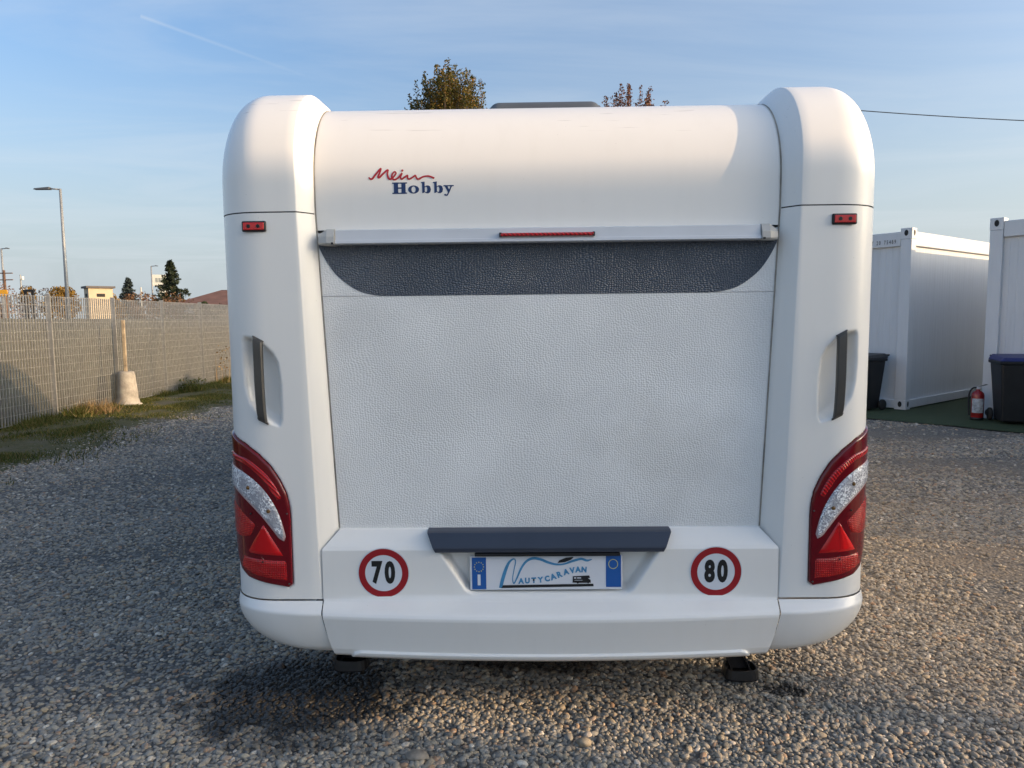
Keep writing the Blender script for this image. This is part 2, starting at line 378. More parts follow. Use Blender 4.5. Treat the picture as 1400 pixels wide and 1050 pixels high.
class MB:
    def __init__(s): s.v, s.f = [], []
    def add(s, v, f):
        k = len(s.v); s.v += [tuple(q) for q in v]; s.f += [tuple(i + k for i in q) for q in f]; return s
    def box(s, x0, x1, y0, y1, z0, z1):
        return s.add([(x, y, z) for z in (z0, z1) for y in (y0, y1) for x in (x0, x1)],
                     [(0, 2, 3, 1), (4, 5, 7, 6), (0, 1, 5, 4), (2, 6, 7, 3), (0, 4, 6, 2), (1, 3, 7, 5)])
    def hexa(s, b, t):      # bottom and top rings of equal length
        n = len(b)
        return s.add(list(b) + list(t), [tuple(range(n))[::-1], tuple(range(n, 2 * n))] + [(i, (i + 1) % n, n + (i + 1) % n, n + i) for i in range(n)])
    def tube(s, pts, rad, n=8, cap=True):
        pts = [Vector(q) for q in pts]; rad = rad if hasattr(rad, '__len__') else [rad] * len(pts)
        rings = []
        for i, q in enumerate(pts):
            d = (pts[min(i + 1, len(pts) - 1)] - pts[max(i - 1, 0)]).normalized()
            a = d.orthogonal() if i == 0 else (pa - d * pa.dot(d))
            a = a.normalized(); pa = a; b = d.cross(a)
            rings.append([q + (a * math.cos(t) + b * math.sin(t)) * rad[i] for t in [2 * math.pi * k / n for k in range(n)]])
        k = len(s.v)
        for r in rings: s.v += [tuple(q) for q in r]
        for i in range(len(rings) - 1):
            for j in range(n):
                s.f.append((k + i * n + j, k + i * n + (j + 1) % n, k + (i + 1) * n + (j + 1) % n, k + (i + 1) * n + j))
        if cap:
            s.f.append(tuple(k + j for j in range(n))[::-1]); s.f.append(tuple(k + (len(rings) - 1) * n + j for j in range(n)))
        return s
    def lathe(s, prof, c=(0, 0, 0), n=24):
        k = len(s.v)
        for r, z in prof:
            for j in range(n):
                t = 2 * math.pi * j / n; s.v.append((c[0] + r * math.cos(t), c[1] + r * math.sin(t), c[2] + z))
        for i in range(len(prof) - 1):
            for j in range(n):
                s.f.append((k + i * n + j, k + i * n + (j + 1) % n, k + (i + 1) * n + (j + 1) % n, k + (i + 1) * n + j))
        s.f.append(tuple(k + j for j in range(n))[::-1]); s.f.append(tuple(k + (len(prof) - 1) * n + j for j in range(n)))
        return s
    def build(s, name, mat, parent=None, smooth=False, bevel=0.0, seg=2):
        o = mesh(name, s.v, s.f, mat, parent, smooth)
        if bevel:
            bm = bmesh.new(); bm.from_mesh(o.data)
            bmesh.ops.bevel(bm, geom=[e for e in bm.edges if e.is_manifold and e.calc_face_angle(0) > 0.35], offset=bevel, segments=seg, profile=0.6, affect='EDGES', clamp_overlap=True)
            bm.to_mesh(o.data); bm.free()
            o.data.polygons.foreach_set('use_smooth', [True] * len(o.data.polygons))
            wn_ = o.modifiers.new('weighted', 'WEIGHTED_NORMAL'); wn_.keep_sharp = True
        return o
def gridf(nr, nc):
    return [(i * nc + j, i * nc + j + 1, (i + 1) * nc + j + 1, (i + 1) * nc + j) for i in range(nr - 1) for j in range(nc - 1)]
def smooth01(x): x = np.clip(x, 0, 1); return x * x * (3 - 2 * x)
def polysdf(px, py, poly):     # signed distance, negative inside
    poly = np.asarray(poly, float); d = np.full(np.shape(px), 1e9); ins = np.zeros(np.shape(px), bool)
    for i in range(len(poly)):
        a, b = poly[i], poly[(i + 1) % len(poly)]; e = b - a
        t = np.clip(((px - a[0]) * e[0] + (py - a[1]) * e[1]) / (e @ e), 0, 1)
        d = np.minimum(d, np.hypot(px - a[0] - t * e[0], py - a[1] - t * e[1]))
        c = (a[1] > py) != (b[1] > py)
        with np.errstate(divide='ignore', invalid='ignore'):
            xi = a[0] + (py - a[1]) * e[0] / (e[1] if e[1] else 1e-12)
        ins ^= c & (px < xi)
    return np.where(ins, -d, d)
def catmull(pts, n=8):
    pts = [np.array(q, float) for q in pts]; P = [2 * pts[0] - pts[1]] + pts + [2 * pts[-1] - pts[-2]]; out = []
    for i in range(1, len(P) - 2):
        for k in range(n):
            t = k / n
            out.append(0.5 * (2 * P[i] + (P[i + 1] - P[i - 1]) * t + (2 * P[i - 1] - 5 * P[i] + 4 * P[i + 1] - P[i + 2]) * t * t + (-P[i - 1] + 3 * P[i] - 3 * P[i + 1] + P[i + 2]) * t ** 3))
    out.append(pts[-1]); return out
def gz(x, y):      # gentle unevenness of the yard
    return 0.014 * (mnoise.noise((x * 0.9, y * 0.9, 0.3)) + 0.6 * mnoise.noise((x * 2.3, y * 2.3, 4.1)))

# ------------------------------------------------------------------ ground
xs = np.unique(np.concatenate([np.linspace(-9, 12, 106), np.geomspace(12, 900, 16), -np.geomspace(9, 900, 16)]))
ys = np.unique(np.concatenate([np.linspace(-3, 20, 116), np.geomspace(20, 1500, 16), -np.geomspace(3, 400, 10)]))
gv = [(x, y, gz(x, y) if (abs(x) < 11 and -2 < y < 19) else 0.0) for y in ys for x in xs]
tag(mesh('ground', gv, gridf(len(ys), len(xs)), 'ground', None, True, False), kind='structure')

# grassy verge along the fence: a ragged sheet just above the gravel
def vedge(y): return -5.25 + 0.42 * mnoise.noise((y * 0.55, 3.0, 0)) + 0.22 * mnoise.noise((y * 1.9, 7.0, 0)) + 0.03 * (y - 9)
vy = np.linspace(3.5, 24, 140); vv = []
for y in vy:
    e = vedge(y)
    for t in np.linspace(0, 1, 14):
        x = -8.6 + (e + 8.6) * t
        vv.append((x, y, gz(x, y) + 0.006 + 0.05 * (1 - t) * max(0, mnoise.noise((x * 1.3, y * 1.3, 9)) + 0.4)))
tag(mesh('verge', vv, gridf(140, 14), 'verge', None, True, False), kind='structure')
# artificial turf the site cabins stand on
tu = np.array((0.657, -0.754)); tv = np.array((0.754, 0.657)); t0 = np.array((5.15, 10.18))
tv_ = [t0 - tu * 9, t0 + tu * 8, t0 + tu * 8 + tv * 14, t0 - tu * 9 + tv * 14]
n1, n2 = 60, 20; tg = []
for i in range(n1):
    for j in range(n2):
        q = t0 + tu * (-9 + 17 * i / (n1 - 1)) + tv * (14 * j / (n2 - 1)) + (tv * 0.05 * mnoise.noise((i * 0.7, 0, 0)) if j == 0 else 0)
        tg.append((q[0], q[1], gz(*q) + 0.016))
tag(mesh('turf', tg, gridf(n1, n2), 'turf', None, True, False), kind='structure')

# ------------------------------------------------------------------ caravan
CAR = thing('caravan', (0.13, 2.55, 0), R(-1.0), 'white touring caravan seen from the rear with red tail lights and slate trim', 'caravan')
ZC, YC, RO = 2.007, 0.38, 0.38     # rear profile: upright to ZC, then a quarter round of radius RO about (YC, ZC)
def prof(s, d):
    """s: z below ZC, beyond it ZC + arc length; d: inset from the outer skin -> (y, z)"""
    if s <= ZC: return d, s
    a = min((s - ZC) / RO, math.pi / 2); e = max(0.0, s - ZC - RO * math.pi / 2)
    return YC - (RO - d) * math.cos(a) + e, ZC + (RO - d) * math.sin(a)
SMAX = ZC + RO * math.pi / 2 + 0.25
DP = 0.060
def xin(z): return 0.837 - (1.9 - min(z, 1.9)) * 0.042
def xch(z): return 0.890 - (1.9 - min(z, 1.9)) * 0.030
EX = 2 / 2.3
_th = np.linspace(0, math.pi / 2, 160)
def outer(rx, ry):
    return 1.21 - rx + rx * np.sin(_th) ** EX, ry - ry * np.cos(_th) ** EX
_cx, _cy = outer(0.20, 0.20); _L = np.concatenate([[0], np.cumsum(np.hypot(np.diff(_cx), np.diff(_cy)))])
def sec(u):        # plan section of the upright pillar: u runs outward along the skin -> (x, y)
    if u <= 1.01: return u, 0.0
    s = u - 1.01
    if s >= _L[-1]: return 1.21, 0.20 + s - _L[-1]
    return float(np.interp(s, _L, _cx)), float(np.interp(s, _L, _cy))
def secn(u):
    a, b = np.array(sec(u - 0.002)), np.array(sec(u + 0.002)); t = (b - a) / np.hypot(*(b - a)); return t[1], -t[0]
def skin(u, z, off, sg):
    x, y = sec(u); nx, ny = secn(u)
    return (sg * (x + nx * off), y + ny * off, z)

RECESS = [(1.116, 1.432), (1.105, 1.447), (1.06, 1.442), (1.02, 1.411), (0.994, 1.386), (0.976, 1.350), (0.968, 1.27), (0.970, 1.138), (0.980, 1.118), (1.007, 1.126), (1.061, 1.162), (1.095, 1.205), (1.112, 1.26), (1.118, 1.34)]
LAMP = [(1.29, 1.088), (1.214, 1.080), (1.119, 1.050), (1.064, 1.014), (1.022, 0.973), (0.989, 0.921), (0.966, 0.869), (0.956, 0.821), (0.953, 0.765), (0.953, 0.645), (0.954, 0.526), (0.968, 0.514), (1.053, 0.530), (1.126, 0.546), (1.17, 0.57), (1.205, 0.62), (1.25, 0.70), (1.29, 0.78)]
for sg in (-1, 1):
    # lower pillar moulding with the grab-handle recess and the lamp seat pressed into it
    us = np.concatenate([np.linspace(0.90, 1.15, 52), np.linspace(1.156, 1.33, 22), np.linspace(1.36, 1.75, 6)])
    zsr = np.concatenate([np.linspace(0.466, 1.10, 110), np.linspace(1.106, 1.46, 72), np.linspace(1.475, 1.8845, 26)])
    UU, ZZ = np.meshgrid(us, zsr)
    dep = 0.050 * smooth01(-polysdf(UU, ZZ, RECESS) / 0.028 + 0.10) + 0.010 * smooth01(-polysdf(UU, ZZ, LAMP) / 0.004 + 0.9)
    pts = []
    for i, z in enumerate(zsr):
        y0 = 0.0 if z <= ZC else prof(z, 0)[0]
        xi, xc = xin(z), xch(z)
        row = [(xi + 0.004, DP + 0.03), (xi + 0.002, DP + 0.008), (xi + 0.004, DP)]
        row += [(xi + (xc - xi) * t, DP * (1 - t)) for t in (0.35, 0.65, 0.88)]
        row += [(xc - 0.0015, 0.0035), (xc + 0.0005, 0.0012), (xc + 0.004, 0.0002)]
        row = [(x, y) for x, y in row]
        for j, u in enumerate(us):
            if u < xc + 0.006: u = xc + 0.006 + j * 1e-4
            x, y = sec(u); nx, ny = secn(u); d = dep[i, j]
            row.append((x - nx * d, y - ny * d))
        pts += [(sg * x, y + y0, z) for x, y in row]
    nc = len(us) + 9
    mesh('corner_pillar', pts, gridf(len(zsr), nc), 'white', CAR, True)
    # moulded cap that turns over the roof edge
    ss = np.append(np.linspace(1.889, SMAX, 59), SMAX + 5.0); pts = []
    for s in ss:
        t = float(smooth01((s - 1.9) / 0.55))
        rx, ry = 0.20 - 0.04 * t, 0.20 + 0.04 * t; ex_ = 2 / 2.3
        ox, oy = 1.21 - rx + rx * np.sin(_th) ** ex_, ry - ry * np.cos(_th) ** ex_; idx = np.linspace(0, 159, 26).astype(int)
        xi, xc = xin(s), xch(s) + 0.012 * t
        row = [(xi + 0.004, DP + 0.04), (xi + 0.002, DP + 0.008), (xi + 0.004, DP)]
        row += [(xi + (xc - xi) * q, DP * (1 - q)) for q in (0.35, 0.65, 0.88)]
        row += [(xc - 0.0015, 0.0035), (xc + 0.0005, 0.0012), (xc + 0.004, 0.0002)]
        row += [(xc + 0.004 + (ox[0] - xc - 0.004) * q, 0.0) for q in (0.25, 0.5, 0.75)]
        row += list(zip(ox[idx], oy[idx])) + [(1.21, ry + 0.04), (1.21, ry + 0.08), (1.21, 0.36)]
        for x, d in row:
            y, z = prof(s, d); pts.append((sg * x, y, z))
    mesh('pillar_cap', pts, gridf(60, len(row)), 'white', CAR, True)
    # dark gasket showing in the joint between cap and pillar
    gp = []
    for z in (1.880, 1.895):
        y0 = prof(z, 0)[0]
        gp += [(sg * (xin(z) + 0.004), y0 + DP + 0.003, z), (sg * (xch(z) + 0.003), y0 + 0.004, z)] + [(sg * (sec(u)[0] - 0.003), sec(u)[1] + y0 + 0.003, z) for u in np.linspace(0.95, 1.5, 30)]
    mesh('joint_gasket', gp, gridf(2, 32), 'black', CAR, True)

    # tail light
    lp = np.array(LAMP); B = []; Fm = []
    cu, cz_ = 1.07, 0.74
    # concentric rings toward the middle, following the curved skin
    outl = []
    for i in range(len(LAMP)):
        a, b = lp[i], lp[(i + 1) % len(LAMP)]
        for k in range(6): outl.append(a + (b - a) * k / 6)
    outl = np.array(outl); nO = len(outl)
    rings = [(1.0, -0.012), (1.0, 0.004), (0.985, 0.0075)] + [(q, 0.008) for q in (0.93, 0.86, 0.78, 0.70, 0.6, 0.5, 0.4, 0.3, 0.2, 0.1, 0.0)]
    mid = np.array([[np.interp(z, [0.55, 0.75, 0.95, 1.07], [1.06, 1.08, 1.13, 1.22]), z] for z in outl[:, 1] * 0.55 + 0.78 * 0.45])
    for q, off in rings:
        for (u, z), c_ in zip(outl, mid):
            pu, pz = c_[0] + (u - c_[0]) * q, (c_[1] + (z - c_[1]) * q)
            B.append(skin(pu, pz, off, sg))
    for i in range(len(rings) - 1):
        for j in range(nO): Fm.append((i * nO + j, i * nO + (j + 1) % nO, (i + 1) * nO + (j + 1) % nO, (i + 1) * nO + j))
    TL = mesh('tail_light', B, Fm, 'red_dark', CAR, True)
    def patch(name, A, Bc, off, mat, parent, n=24, k=8, edge=0.004):
        A = np.array(catmull(A, 6)); Bc = np.array(catmull(Bc, 6))
        ta = np.linspace(0, 1, n); la = np.linspace(0, 1, len(A)); lb = np.linspace(0, 1, len(Bc)); pv = []
        for i, t in enumerate(ta):
            a = np.array([np.interp(t, la, A[:, 0]), np.interp(t, la, A[:, 1])]); b = np.array([np.interp(t, lb, Bc[:, 0]), np.interp(t, lb, Bc[:, 1])])
            for j, q in enumerate(np.linspace(0, 1, k)):
                w = a + (b - a) * q
                o_ = off - edge * 1.6 if (j in (0, k - 1) or i in (0, n - 1)) else off
                pv.append(skin(w[0], w[1], o_, sg))
        return mesh(name, pv, gridf(n, k), mat, parent, True)
    CU = [(1.285, 0.972), (1.17, 0.958), (1.101, 0.933), (1.049, 0.889), (1.010, 0.829), (0.986, 0.769), (0.976, 0.706)]
    CLo = [(1.285, 0.895), (1.18, 0.873), (1.115, 0.838), (1.061, 0.789), (1.020, 0.737), (0.996, 0.706), (0.980, 0.700)]
    patch('lens_rim', [(u + 0.000, z + 0.007) for u, z in CU[:-1]] + [(0.969, 0.702)], [(u + 0.002, z - 0.010) for u, z in CLo[:-1]] + [(0.977, 0.688)], 0.0112, 'rim', TL, 30, 8)
    patch('clear_lens', CU, CLo, 0.0135, 'clear', TL, 36, 9)
    patch('led_strip', [(1.22, 1.020), (1.16, 1.008), (1.10, 0.995), (1.035, 0.945), (0.998, 0.892), (0.981, 0.850)],
          [(1.22, 0.994), (1.16, 0.984), (1.108, 0.968), (1.052, 0.922), (1.016, 0.868), (0.998, 0.842)], 0.0115, 'red_arc', TL, 30, 7)
    tri_a, tri_l, tri_r = (1.053, 0.752), (1.132, 0.640), (0.977, 0.632)
    patch('reflector_triangle', [tri_a, (1.0925, 0.696), tri_l], [tri_a, (1.015, 0.692), tri_r], 0.0125, 'red_tri', TL, 14, 9)
    if sg > 0: patch('reflector_half', [tri_a, (1.090, 0.696), (1.128, 0.642)], [(1.0535, 0.750), (1.054, 0.69), (1.0545, 0.638)], 0.0150, 'red_tri2', TL, 14, 6)
    patch('brake_lens', [(1.15, 0.630), (1.06, 0.625), (0.968, 0.621)], [(1.172, 0.582), (1.09, 0.553), (0.966, 0.534)], 0.0115, 'red_prism', TL, 18, 7)
    patch('indicator_lens', [(1.24, 0.850), (1.17, 0.822), (1.115, 0.785), (1.078, 0.752)], [(1.24, 0.690), (1.20, 0.685), (1.15, 0.690), (1.105, 0.705)], 0.0110, 'red_prism', TL, 16, 6)
    for bu, bz in ((1.105, 0.890), (1.03, 0.805)):
        q = skin(bu, bz, 0.0132, sg)
        o = MB().lathe([(0.008, -0.001), (0.007, 0.003), (0.003, 0.005)], (0, 0, 0), 12).build('bulb', 'amber', TL, True)
        o.location = q; o.rotation_euler = (R(90), 0, 0)
    for bu, bz in ((0.962, 0.795), (0.964, 0.530), (1.06, 0.612), (1.10, 0.792)):
        o = MB().lathe([(0.0032, -0.001), (0.0032, 0.002), (0.0015, 0.003)], (0, 0, 0), 10).build('screw', 'handle' if bu < 1 else 'ink', TL, True)
        o.location = skin(bu, bz, 0.0115, sg); o.rotation_euler = (R(90), 0, 0)

    # grab handle bridging the recess
    hp = catmull([(1.046, -0.004, 1.440), (1.046, -0.013, 1.424), (1.045, -0.016, 1.35), (1.044, -0.018, 1.28), (1.043, -0.017, 1.21), (1.041, -0.014, 1.155), (1.039, -0.004, 1.134)], 5)
    hv = []
    for i, (x, y, z) in enumerate(hp):
        e = abs(i / (len(hp) - 1) - 0.5) * 2; w = 0.0165 + 0.003 * (e > 0.86); th_ = 0.013
        sl = 0.010
        ring = [(-w, th_), (-w, 0.002), (-w + 0.004, -0.003), (w - 0.004, -0.003), (w, 0.002), (w, th_)]
        hv += [(sg * (x + a), y + b, z + (a / w) * sl) for a, b in ring]
    n = len(hp); hf = [(i * 6 + j, i * 6 + (j + 1) % 6, (i + 1) * 6 + (j + 1) % 6, (i + 1) * 6 + j) for i in range(n - 1) for j in range(6)]
    hf += [tuple(range(6)), tuple((n - 1) * 6 + j for j in range(6))]
    mesh('grab_handle', hv, hf, 'handle', CAR, False)

    # side marker lamp
    MK = MB().box(-0.043, 0.043, -0.010, 0.004, -0.019, 0.019).build('marker_light', 'black', CAR, bevel=0.006, seg=3)
    MK.location = (sg * 1.042, 0.001, 1.837)
    MB().box(-0.037, 0.037, -0.0135, -0.009, -0.013, 0.013).build('lens', 'red_tri', MK, bevel=0.003)
    for dx in (-0.017, 0.017):
        o = MB().lathe([(0.007, 0), (0.006, 0.0015)], (0, 0, 0), 12).build('led', 'ink', MK); o.location = (dx, -0.0136, 0); o.rotation_euler = (R(90), 0, 0)

    # rear corner of the bumper
    zr = np.concatenate([np.linspace(0.461, 0.44, 4), np.linspace(0.436, 0.415, 6), np.linspace(0.40, 0.30, 8), np.linspace(0.292, 0.256, 8)]); pts = []
    for z in zr:
        fy = float(np.interp(z, [0.256, 0.285, 0.425, 0.432, 0.461], [-0.018, -0.030, -0.052, -0.049, -0.004]))
        xs0 = float(np.interp(z, [0.256, 0.34, 0.432, 0.461], [0.802, 0.824, 0.838, 0.844]))
        t = max(0, (0.43 - z) / 0.178); sh = 1 - math.sqrt(max(0, 1 - t * t))
        xo = 1.212 - 0.19 * sh; rx = 0.20 + 0.05 * t
        ox = xo - rx + rx * np.sin(_th) ** EX; oy = 0.20 - 0.20 * np.cos(_th) ** EX
        xsn = list(np.linspace(xs0, xo - rx, 12)[:-1]) + list(ox[::8]) + [xo, xo]
        ysn = [0.0] * 11 + list(oy[::8]) + [0.4, 0.62]
        for x, y in zip(xsn, ysn):
            k = 1 - float(smooth01((x - 0.87) / 0.30)); b = fy * (0.35 + 0.65 * k) if y < 0.15 else 0
            pts.append((sg * x, y + b + 0.05 * sh, z))
    nr = len(zr); nc = len(pts) // nr
    for j in range(nc): q = pts[(nr - 1) * nc + j]; pts.append((q[0] * 0.96, q[1] + 0.06, 0.262))
    mesh('bumper_corner', pts, gridf(nr + 1, nc), 'white', CAR, True)

# centre bumper with the number-plate recess
pr = [(0.100, 0.7185), (0.052, 0.7180), (0.046, 0.7150), (0.008, 0.664), (0.001, 0.651), (0.0, 0.60), (0.0, 0.54), (-0.001, 0.466), (-0.004, 0.459), (-0.036, 0.4395), (-0.0455, 0.4320), (-0.0510, 0.4235), (-0.0520, 0.413), (-0.040, 0.345), (-0.032, 0.290), (-0.024, 0.268), (-0.012, 0.257), (0.08, 0.2565)]
py_, pz_ = zip(*pr); L_ = np.concatenate([[0], np.cumsum(np.hypot(np.diff(py_), np.diff(pz_)))])
key = np.unique(np.concatenate([L_, np.linspace(0, L_[-1], 130), np.linspace(L_[13], L_[15], 16)]))
TRAP = [(-0.455, 0.80), (0.455, 0.80), (0.405, 0.640), (0.315, 0.500), (0.292, 0.484), (0.265, 0.480), (-0.265, 0.480), (-0.292, 0.484), (-0.315, 0.500), (-0.405, 0.640)]
CUT = [(-0.765, 0.20), (-0.742, 0.255), (-0.722, 0.280), (-0.700, 0.288), (0.700, 0.288), (0.722, 0.280), (0.742, 0.255), (0.765, 0.20)]
tt = np.linspace(-1, 1, 330); pts = []
for l in key:
    y, z = float(np.interp(l, L_, py_)), float(np.interp(l, L_, pz_))
    xe = float(np.interp(z, [0.256, 0.34, 0.432, 0.468, 0.655, 0.718], [0.798, 0.820, 0.834, 0.842, 0.842, 0.785]))
    X = xe * tt; Z = np.full_like(X, z)
    w = float(smooth01((0.482 - z) / 0.05))
    Y = y - 0.045 * (1 - tt ** 2) * w
    Y = Y + 0.055 * smooth01(-polysdf(X, Z, TRAP) / 0.020)
    Y = Y - (0.012 * smooth01(-polysdf(X, Z, CUT) / 0.007) if z < 0.3 else 0)
    pts += list(zip(X, Y, Z))
mesh('bumper', pts, gridf(len(key), 330), 'white', CAR, True)
# slate grip strip over the plate
gpr = [(y + 0.012, z - 0.014 * (z > 0.7) + 0.004 * (z < 0.65)) for y, z in [(0.075, 0.733), (0.012, 0.733), (-0.010, 0.729), (-0.030, 0.668), (-0.031, 0.660), (-0.024, 0.641), (0.065, 0.640)]]
G = MB(); gl = [(-(0.457 - (0.733 - z) * 0.42), y, z) for y, z in gpr]; gr = [(-x, y, z) for x, y, z in gl]
G.hexa(gl, gr); G.build('grip_strip', 'slate', CAR, bevel=0.0015)
MB().box(-0.275, 0.262, -0.004, 0.03, 0.6265, 0.6385).build('plate_lamp_bar', 'black', CAR, bevel=0.003)

# hammered rear wall, its slate band, the roof-edge moulding
def wall(name, z0, z1, y, mat):
    zz_ = np.linspace(z0, z1, 8); p_ = []
    for z in zz_:
        for t in np.linspace(-1, 1, 6): p_.append((t * (xin(z) + 0.010), y, z))
    return mesh(name, p_, gridf(8, 6), mat, CAR)
wall('rear_wall_panel', 0.700, 1.5880, DP, 'panel')
wall('rear_wall_panel', 1.5895, 1.8180, DP, 'panel')
side = catmull([(0.585, 1.588), (0.645, 1.595), (0.700, 1.613), (0.765, 1.662), (0.808, 1.722), (0.838, 1.785)], 6)
ring = [(-x, z) for x, z in side[::-1]] + [tuple(q) for q in side]
bv = [(x, DP - 0.0015, z) for x, z in ring] + [(x, DP - 0.0002, z) for x, z in ring]; n = len(ring)
mesh('slate_band', bv, [tuple(range(n))] + [(i, (i + 1) % n, n + (i + 1) % n, n + i) for i in range(n)], 'band', CAR)
pts = []; ss = np.append(np.linspace(1.8275, SMAX, 49), SMAX + 5.0)
for s in ss:
    for t in np.linspace(-1, 1, 24):
        y, z = prof(s, DP); pts.append((t * (xin(min(s, 1.9)) + 0.008), y, z))
mesh('upper_rear_panel', pts, gridf(50, 24), 'white', CAR, True)
for sg in (-1, 1):
    sv_ = []
    for s_ in np.linspace(0.72, SMAX - 0.1, 60):
        for dx in (-0.0015, 0.004):
            y, z = prof(s_, DP - 0.0022); sv_.append((sg * (xin(s_) + dx), y, z))
    mesh('edge_seal', sv_, gridf(60, 2), 'seal', CAR, True)
# trim rail with end caps and the high brake light
RAIL = MB(); rp = [(y - 0.02, z) for y, z in [(0.085, 1.8265), (0.052, 1.8265), (0.046, 1.823), (0.042, 1.788), (0.036, 1.7865), (0.034, 1.776), (0.040, 1.7725), (0.085, 1.7725)]]
RAIL.hexa([(-0.760, y, z) for y, z in rp], [(0.760, y, z) for y, z in rp]); RAIL.build('trim_rail', 'trim', CAR)
for sg in (-1, 1):
    E = MB(); e1 = [(y - 0.02, z) for y, z in [(0.085, 1.828), (0.046, 1.828), (0.030, 1.800), (0.028, 1.777), (0.036, 1.770), (0.085, 1.770)]]
    e2 = [(y - 0.02, z) for y, z in [(0.085, 1.815), (0.060, 1.811), (0.046, 1.798), (0.044, 1.780), (0.048, 1.773), (0.085, 1.772)]]
    E.hexa([(sg * 0.762, y, z) for y, z in e1], [(sg * 0.790, y, z) for y, z in e1]); E.hexa([(sg * 0.7902, y, z) for y, z in e1[:]], [(sg * 0.822, y, z) for y, z in e2])
    EC = E.build('rail_end_cap', 'cap', CAR)
    MB().box(min(sg * 0.764, sg * 0.772), max(sg * 0.764, sg * 0.772), 0.0062, 0.010, 1.772, 1.779).build('drain_slot', 'ink', EC)
BL = MB().box(-0.165, 0.165, 0.006, 0.024, 1.7935, 1.8045).build('brake_light', 'red_arc', CAR, bevel=0.004)
for sg in (-1, 1):
    MB().box(sg * 0.166 - 0.004, sg * 0.166 + 0.004, 0.0075, 0.024, 1.7920, 1.806).build('end_piece', 'black', BL)

# lettering on the upper panel: script word drawn as strokes, serif word as cut letters
def onpanel(x, z, off):
    a = math.asin(min(1, max(0, (z - ZC) / (RO - DP)))); return (x, YC - (RO - DP + off) * math.cos(a), z)
def ribbon(name, pts3, mat, parent, place, off0=0.0009, rise=0.0008, n=7):
    P = catmull(pts3, n); v = []
    for i, q in enumerate(P):
        a, b = P[max(i - 1, 0)], P[min(i + 1, len(P) - 1)]; d = (b - a)[:2]; d = d / (np.hypot(*d) + 1e-9)
        nn = np.array((-d[1], d[0])) * q[2] / 2; o_ = off0 + rise * i / len(P)
        v += [place(q[0] + nn[0], q[1] + nn[1], o_), place(q[0] - nn[0], q[1] - nn[1], o_)]
    return mesh(name, v, [(2 * i, 2 * i + 1, 2 * i + 3, 2 * i + 2) for i in range(len(P) - 1)], mat, parent)
KX, KZ = 0.2375 / 838, 0.2375 / 838
def lg(cx, cy): return (-0.640 + (cx - 155) * KX, 2.0125 - (cy - 275) * KZ * 1.06)
scr = [(152, 268, 14), (172, 288, 16), (200, 284, 18), (245, 232, 18), (308, 166, 16), (294, 215, 16), (272, 262, 18), (288, 272, 18), (330, 235, 18), (397, 182, 15), (392, 235, 17), (408, 284, 19), (440, 290, 18), (478, 258, 15), (502, 224, 14), (482, 206, 13), (452, 238, 15), (450, 280, 17), (485, 300, 16), (530, 276, 15), (578, 226, 16), (558, 270, 16), (574, 294, 16), (612, 272, 15), (648, 252, 15), (648, 282, 16), (672, 295, 17), (712, 276, 15), (748, 254, 15), (762, 284, 15), (790, 297, 17), (850, 270, 15), (920, 264, 15), (990, 290, 17)]
ribbon('script_lettering', [(*lg(x, y), w * KX * 1.35) for x, y, w in scr], 'logo_red', CAR, onpanel)
dc = lg(583, 193); k = 12
mesh('lettering_dot', [onpanel(dc[0] + 0.0042 * math.cos(2 * math.pi * i / k), dc[1] + 0.0042 * math.sin(2 * math.pi * i / k), 0.0015) for i in range(k)], [tuple(range(k))], 'logo_red', CAR)
def glyph(name, polys, mat, parent, place):
    """polys: list of (outer, holes) rings; each filled with bmesh"""
    bm = bmesh.new()
    for rings_ in polys:
        es = []
        for rg in rings_:
            vs = [bm.verts.new((x, y, 0)) for x, y in rg]
            es += [bm.edges.new((vs[i], vs[(i + 1) % len(vs)])) for i in range(len(vs))]
        bmesh.ops.triangle_fill(bm, edges=es, use_beauty=True)
    for v in bm.verts: v.co = place(v.co.x, v.co.y)
    bmesh.ops.recalc_face_normals(bm, faces=bm.faces)
    me = bpy.data.meshes.new(name); bm.to_mesh(me); bm.free()
    return link(name, me, mat, parent)
def ell(cx, cy, rx, ry, n=24): return [(cx + rx * math.cos(2 * math.pi * i / n), cy + ry * math.sin(2 * math.pi * i / n)) for i in range(n)]
def rect(x0, y0, x1, y1): return [(x0, y0), (x1, y0), (x1, y1), (x0, y1)]
Hs = [(450, 468), (450, 455), (470, 452), (470, 350), (450, 347), (450, 333), (545, 333), (545, 347), (525, 350), (525, 392), (567, 392), (567, 350), (547, 347), (547, 333), (640, 333), (640, 347), (620, 350), (620, 452), (638, 455), (638, 468), (547, 468), (547, 455), (567, 452), (567, 408), (525, 408), (525, 452), (545, 455), (545, 468)]
def bglyph(x):
    return [[[(x + 8, 345), (x + 8, 333), (x + 55, 328), (x + 55, 385), (x + 75, 374), (x + 98, 372), (x + 122, 384), (x + 134, 418), (x + 124, 452), (x + 98, 467), (x + 72, 464), (x + 52, 450), (x + 35, 463), (x + 22, 463), (x + 22, 348)],
             [(x + 55, 398), (x + 55, 440), (x + 66, 452), (x + 80, 448), (x + 87, 420), (x + 82, 393), (x + 68, 386)]]]
Y_ = [(1105, 372), (1105, 385), (1122, 388), (1160, 455), (1150, 478), (1138, 484), (1128, 474), (1112, 480), (1114, 493), (1135, 500), (1158, 494), (1175, 465), (1212, 388), (1236, 384), (1236, 372), (1175, 372), (1175, 384), (1192, 388), (1176, 424), (1158, 388), (1175, 385), (1175, 373)]
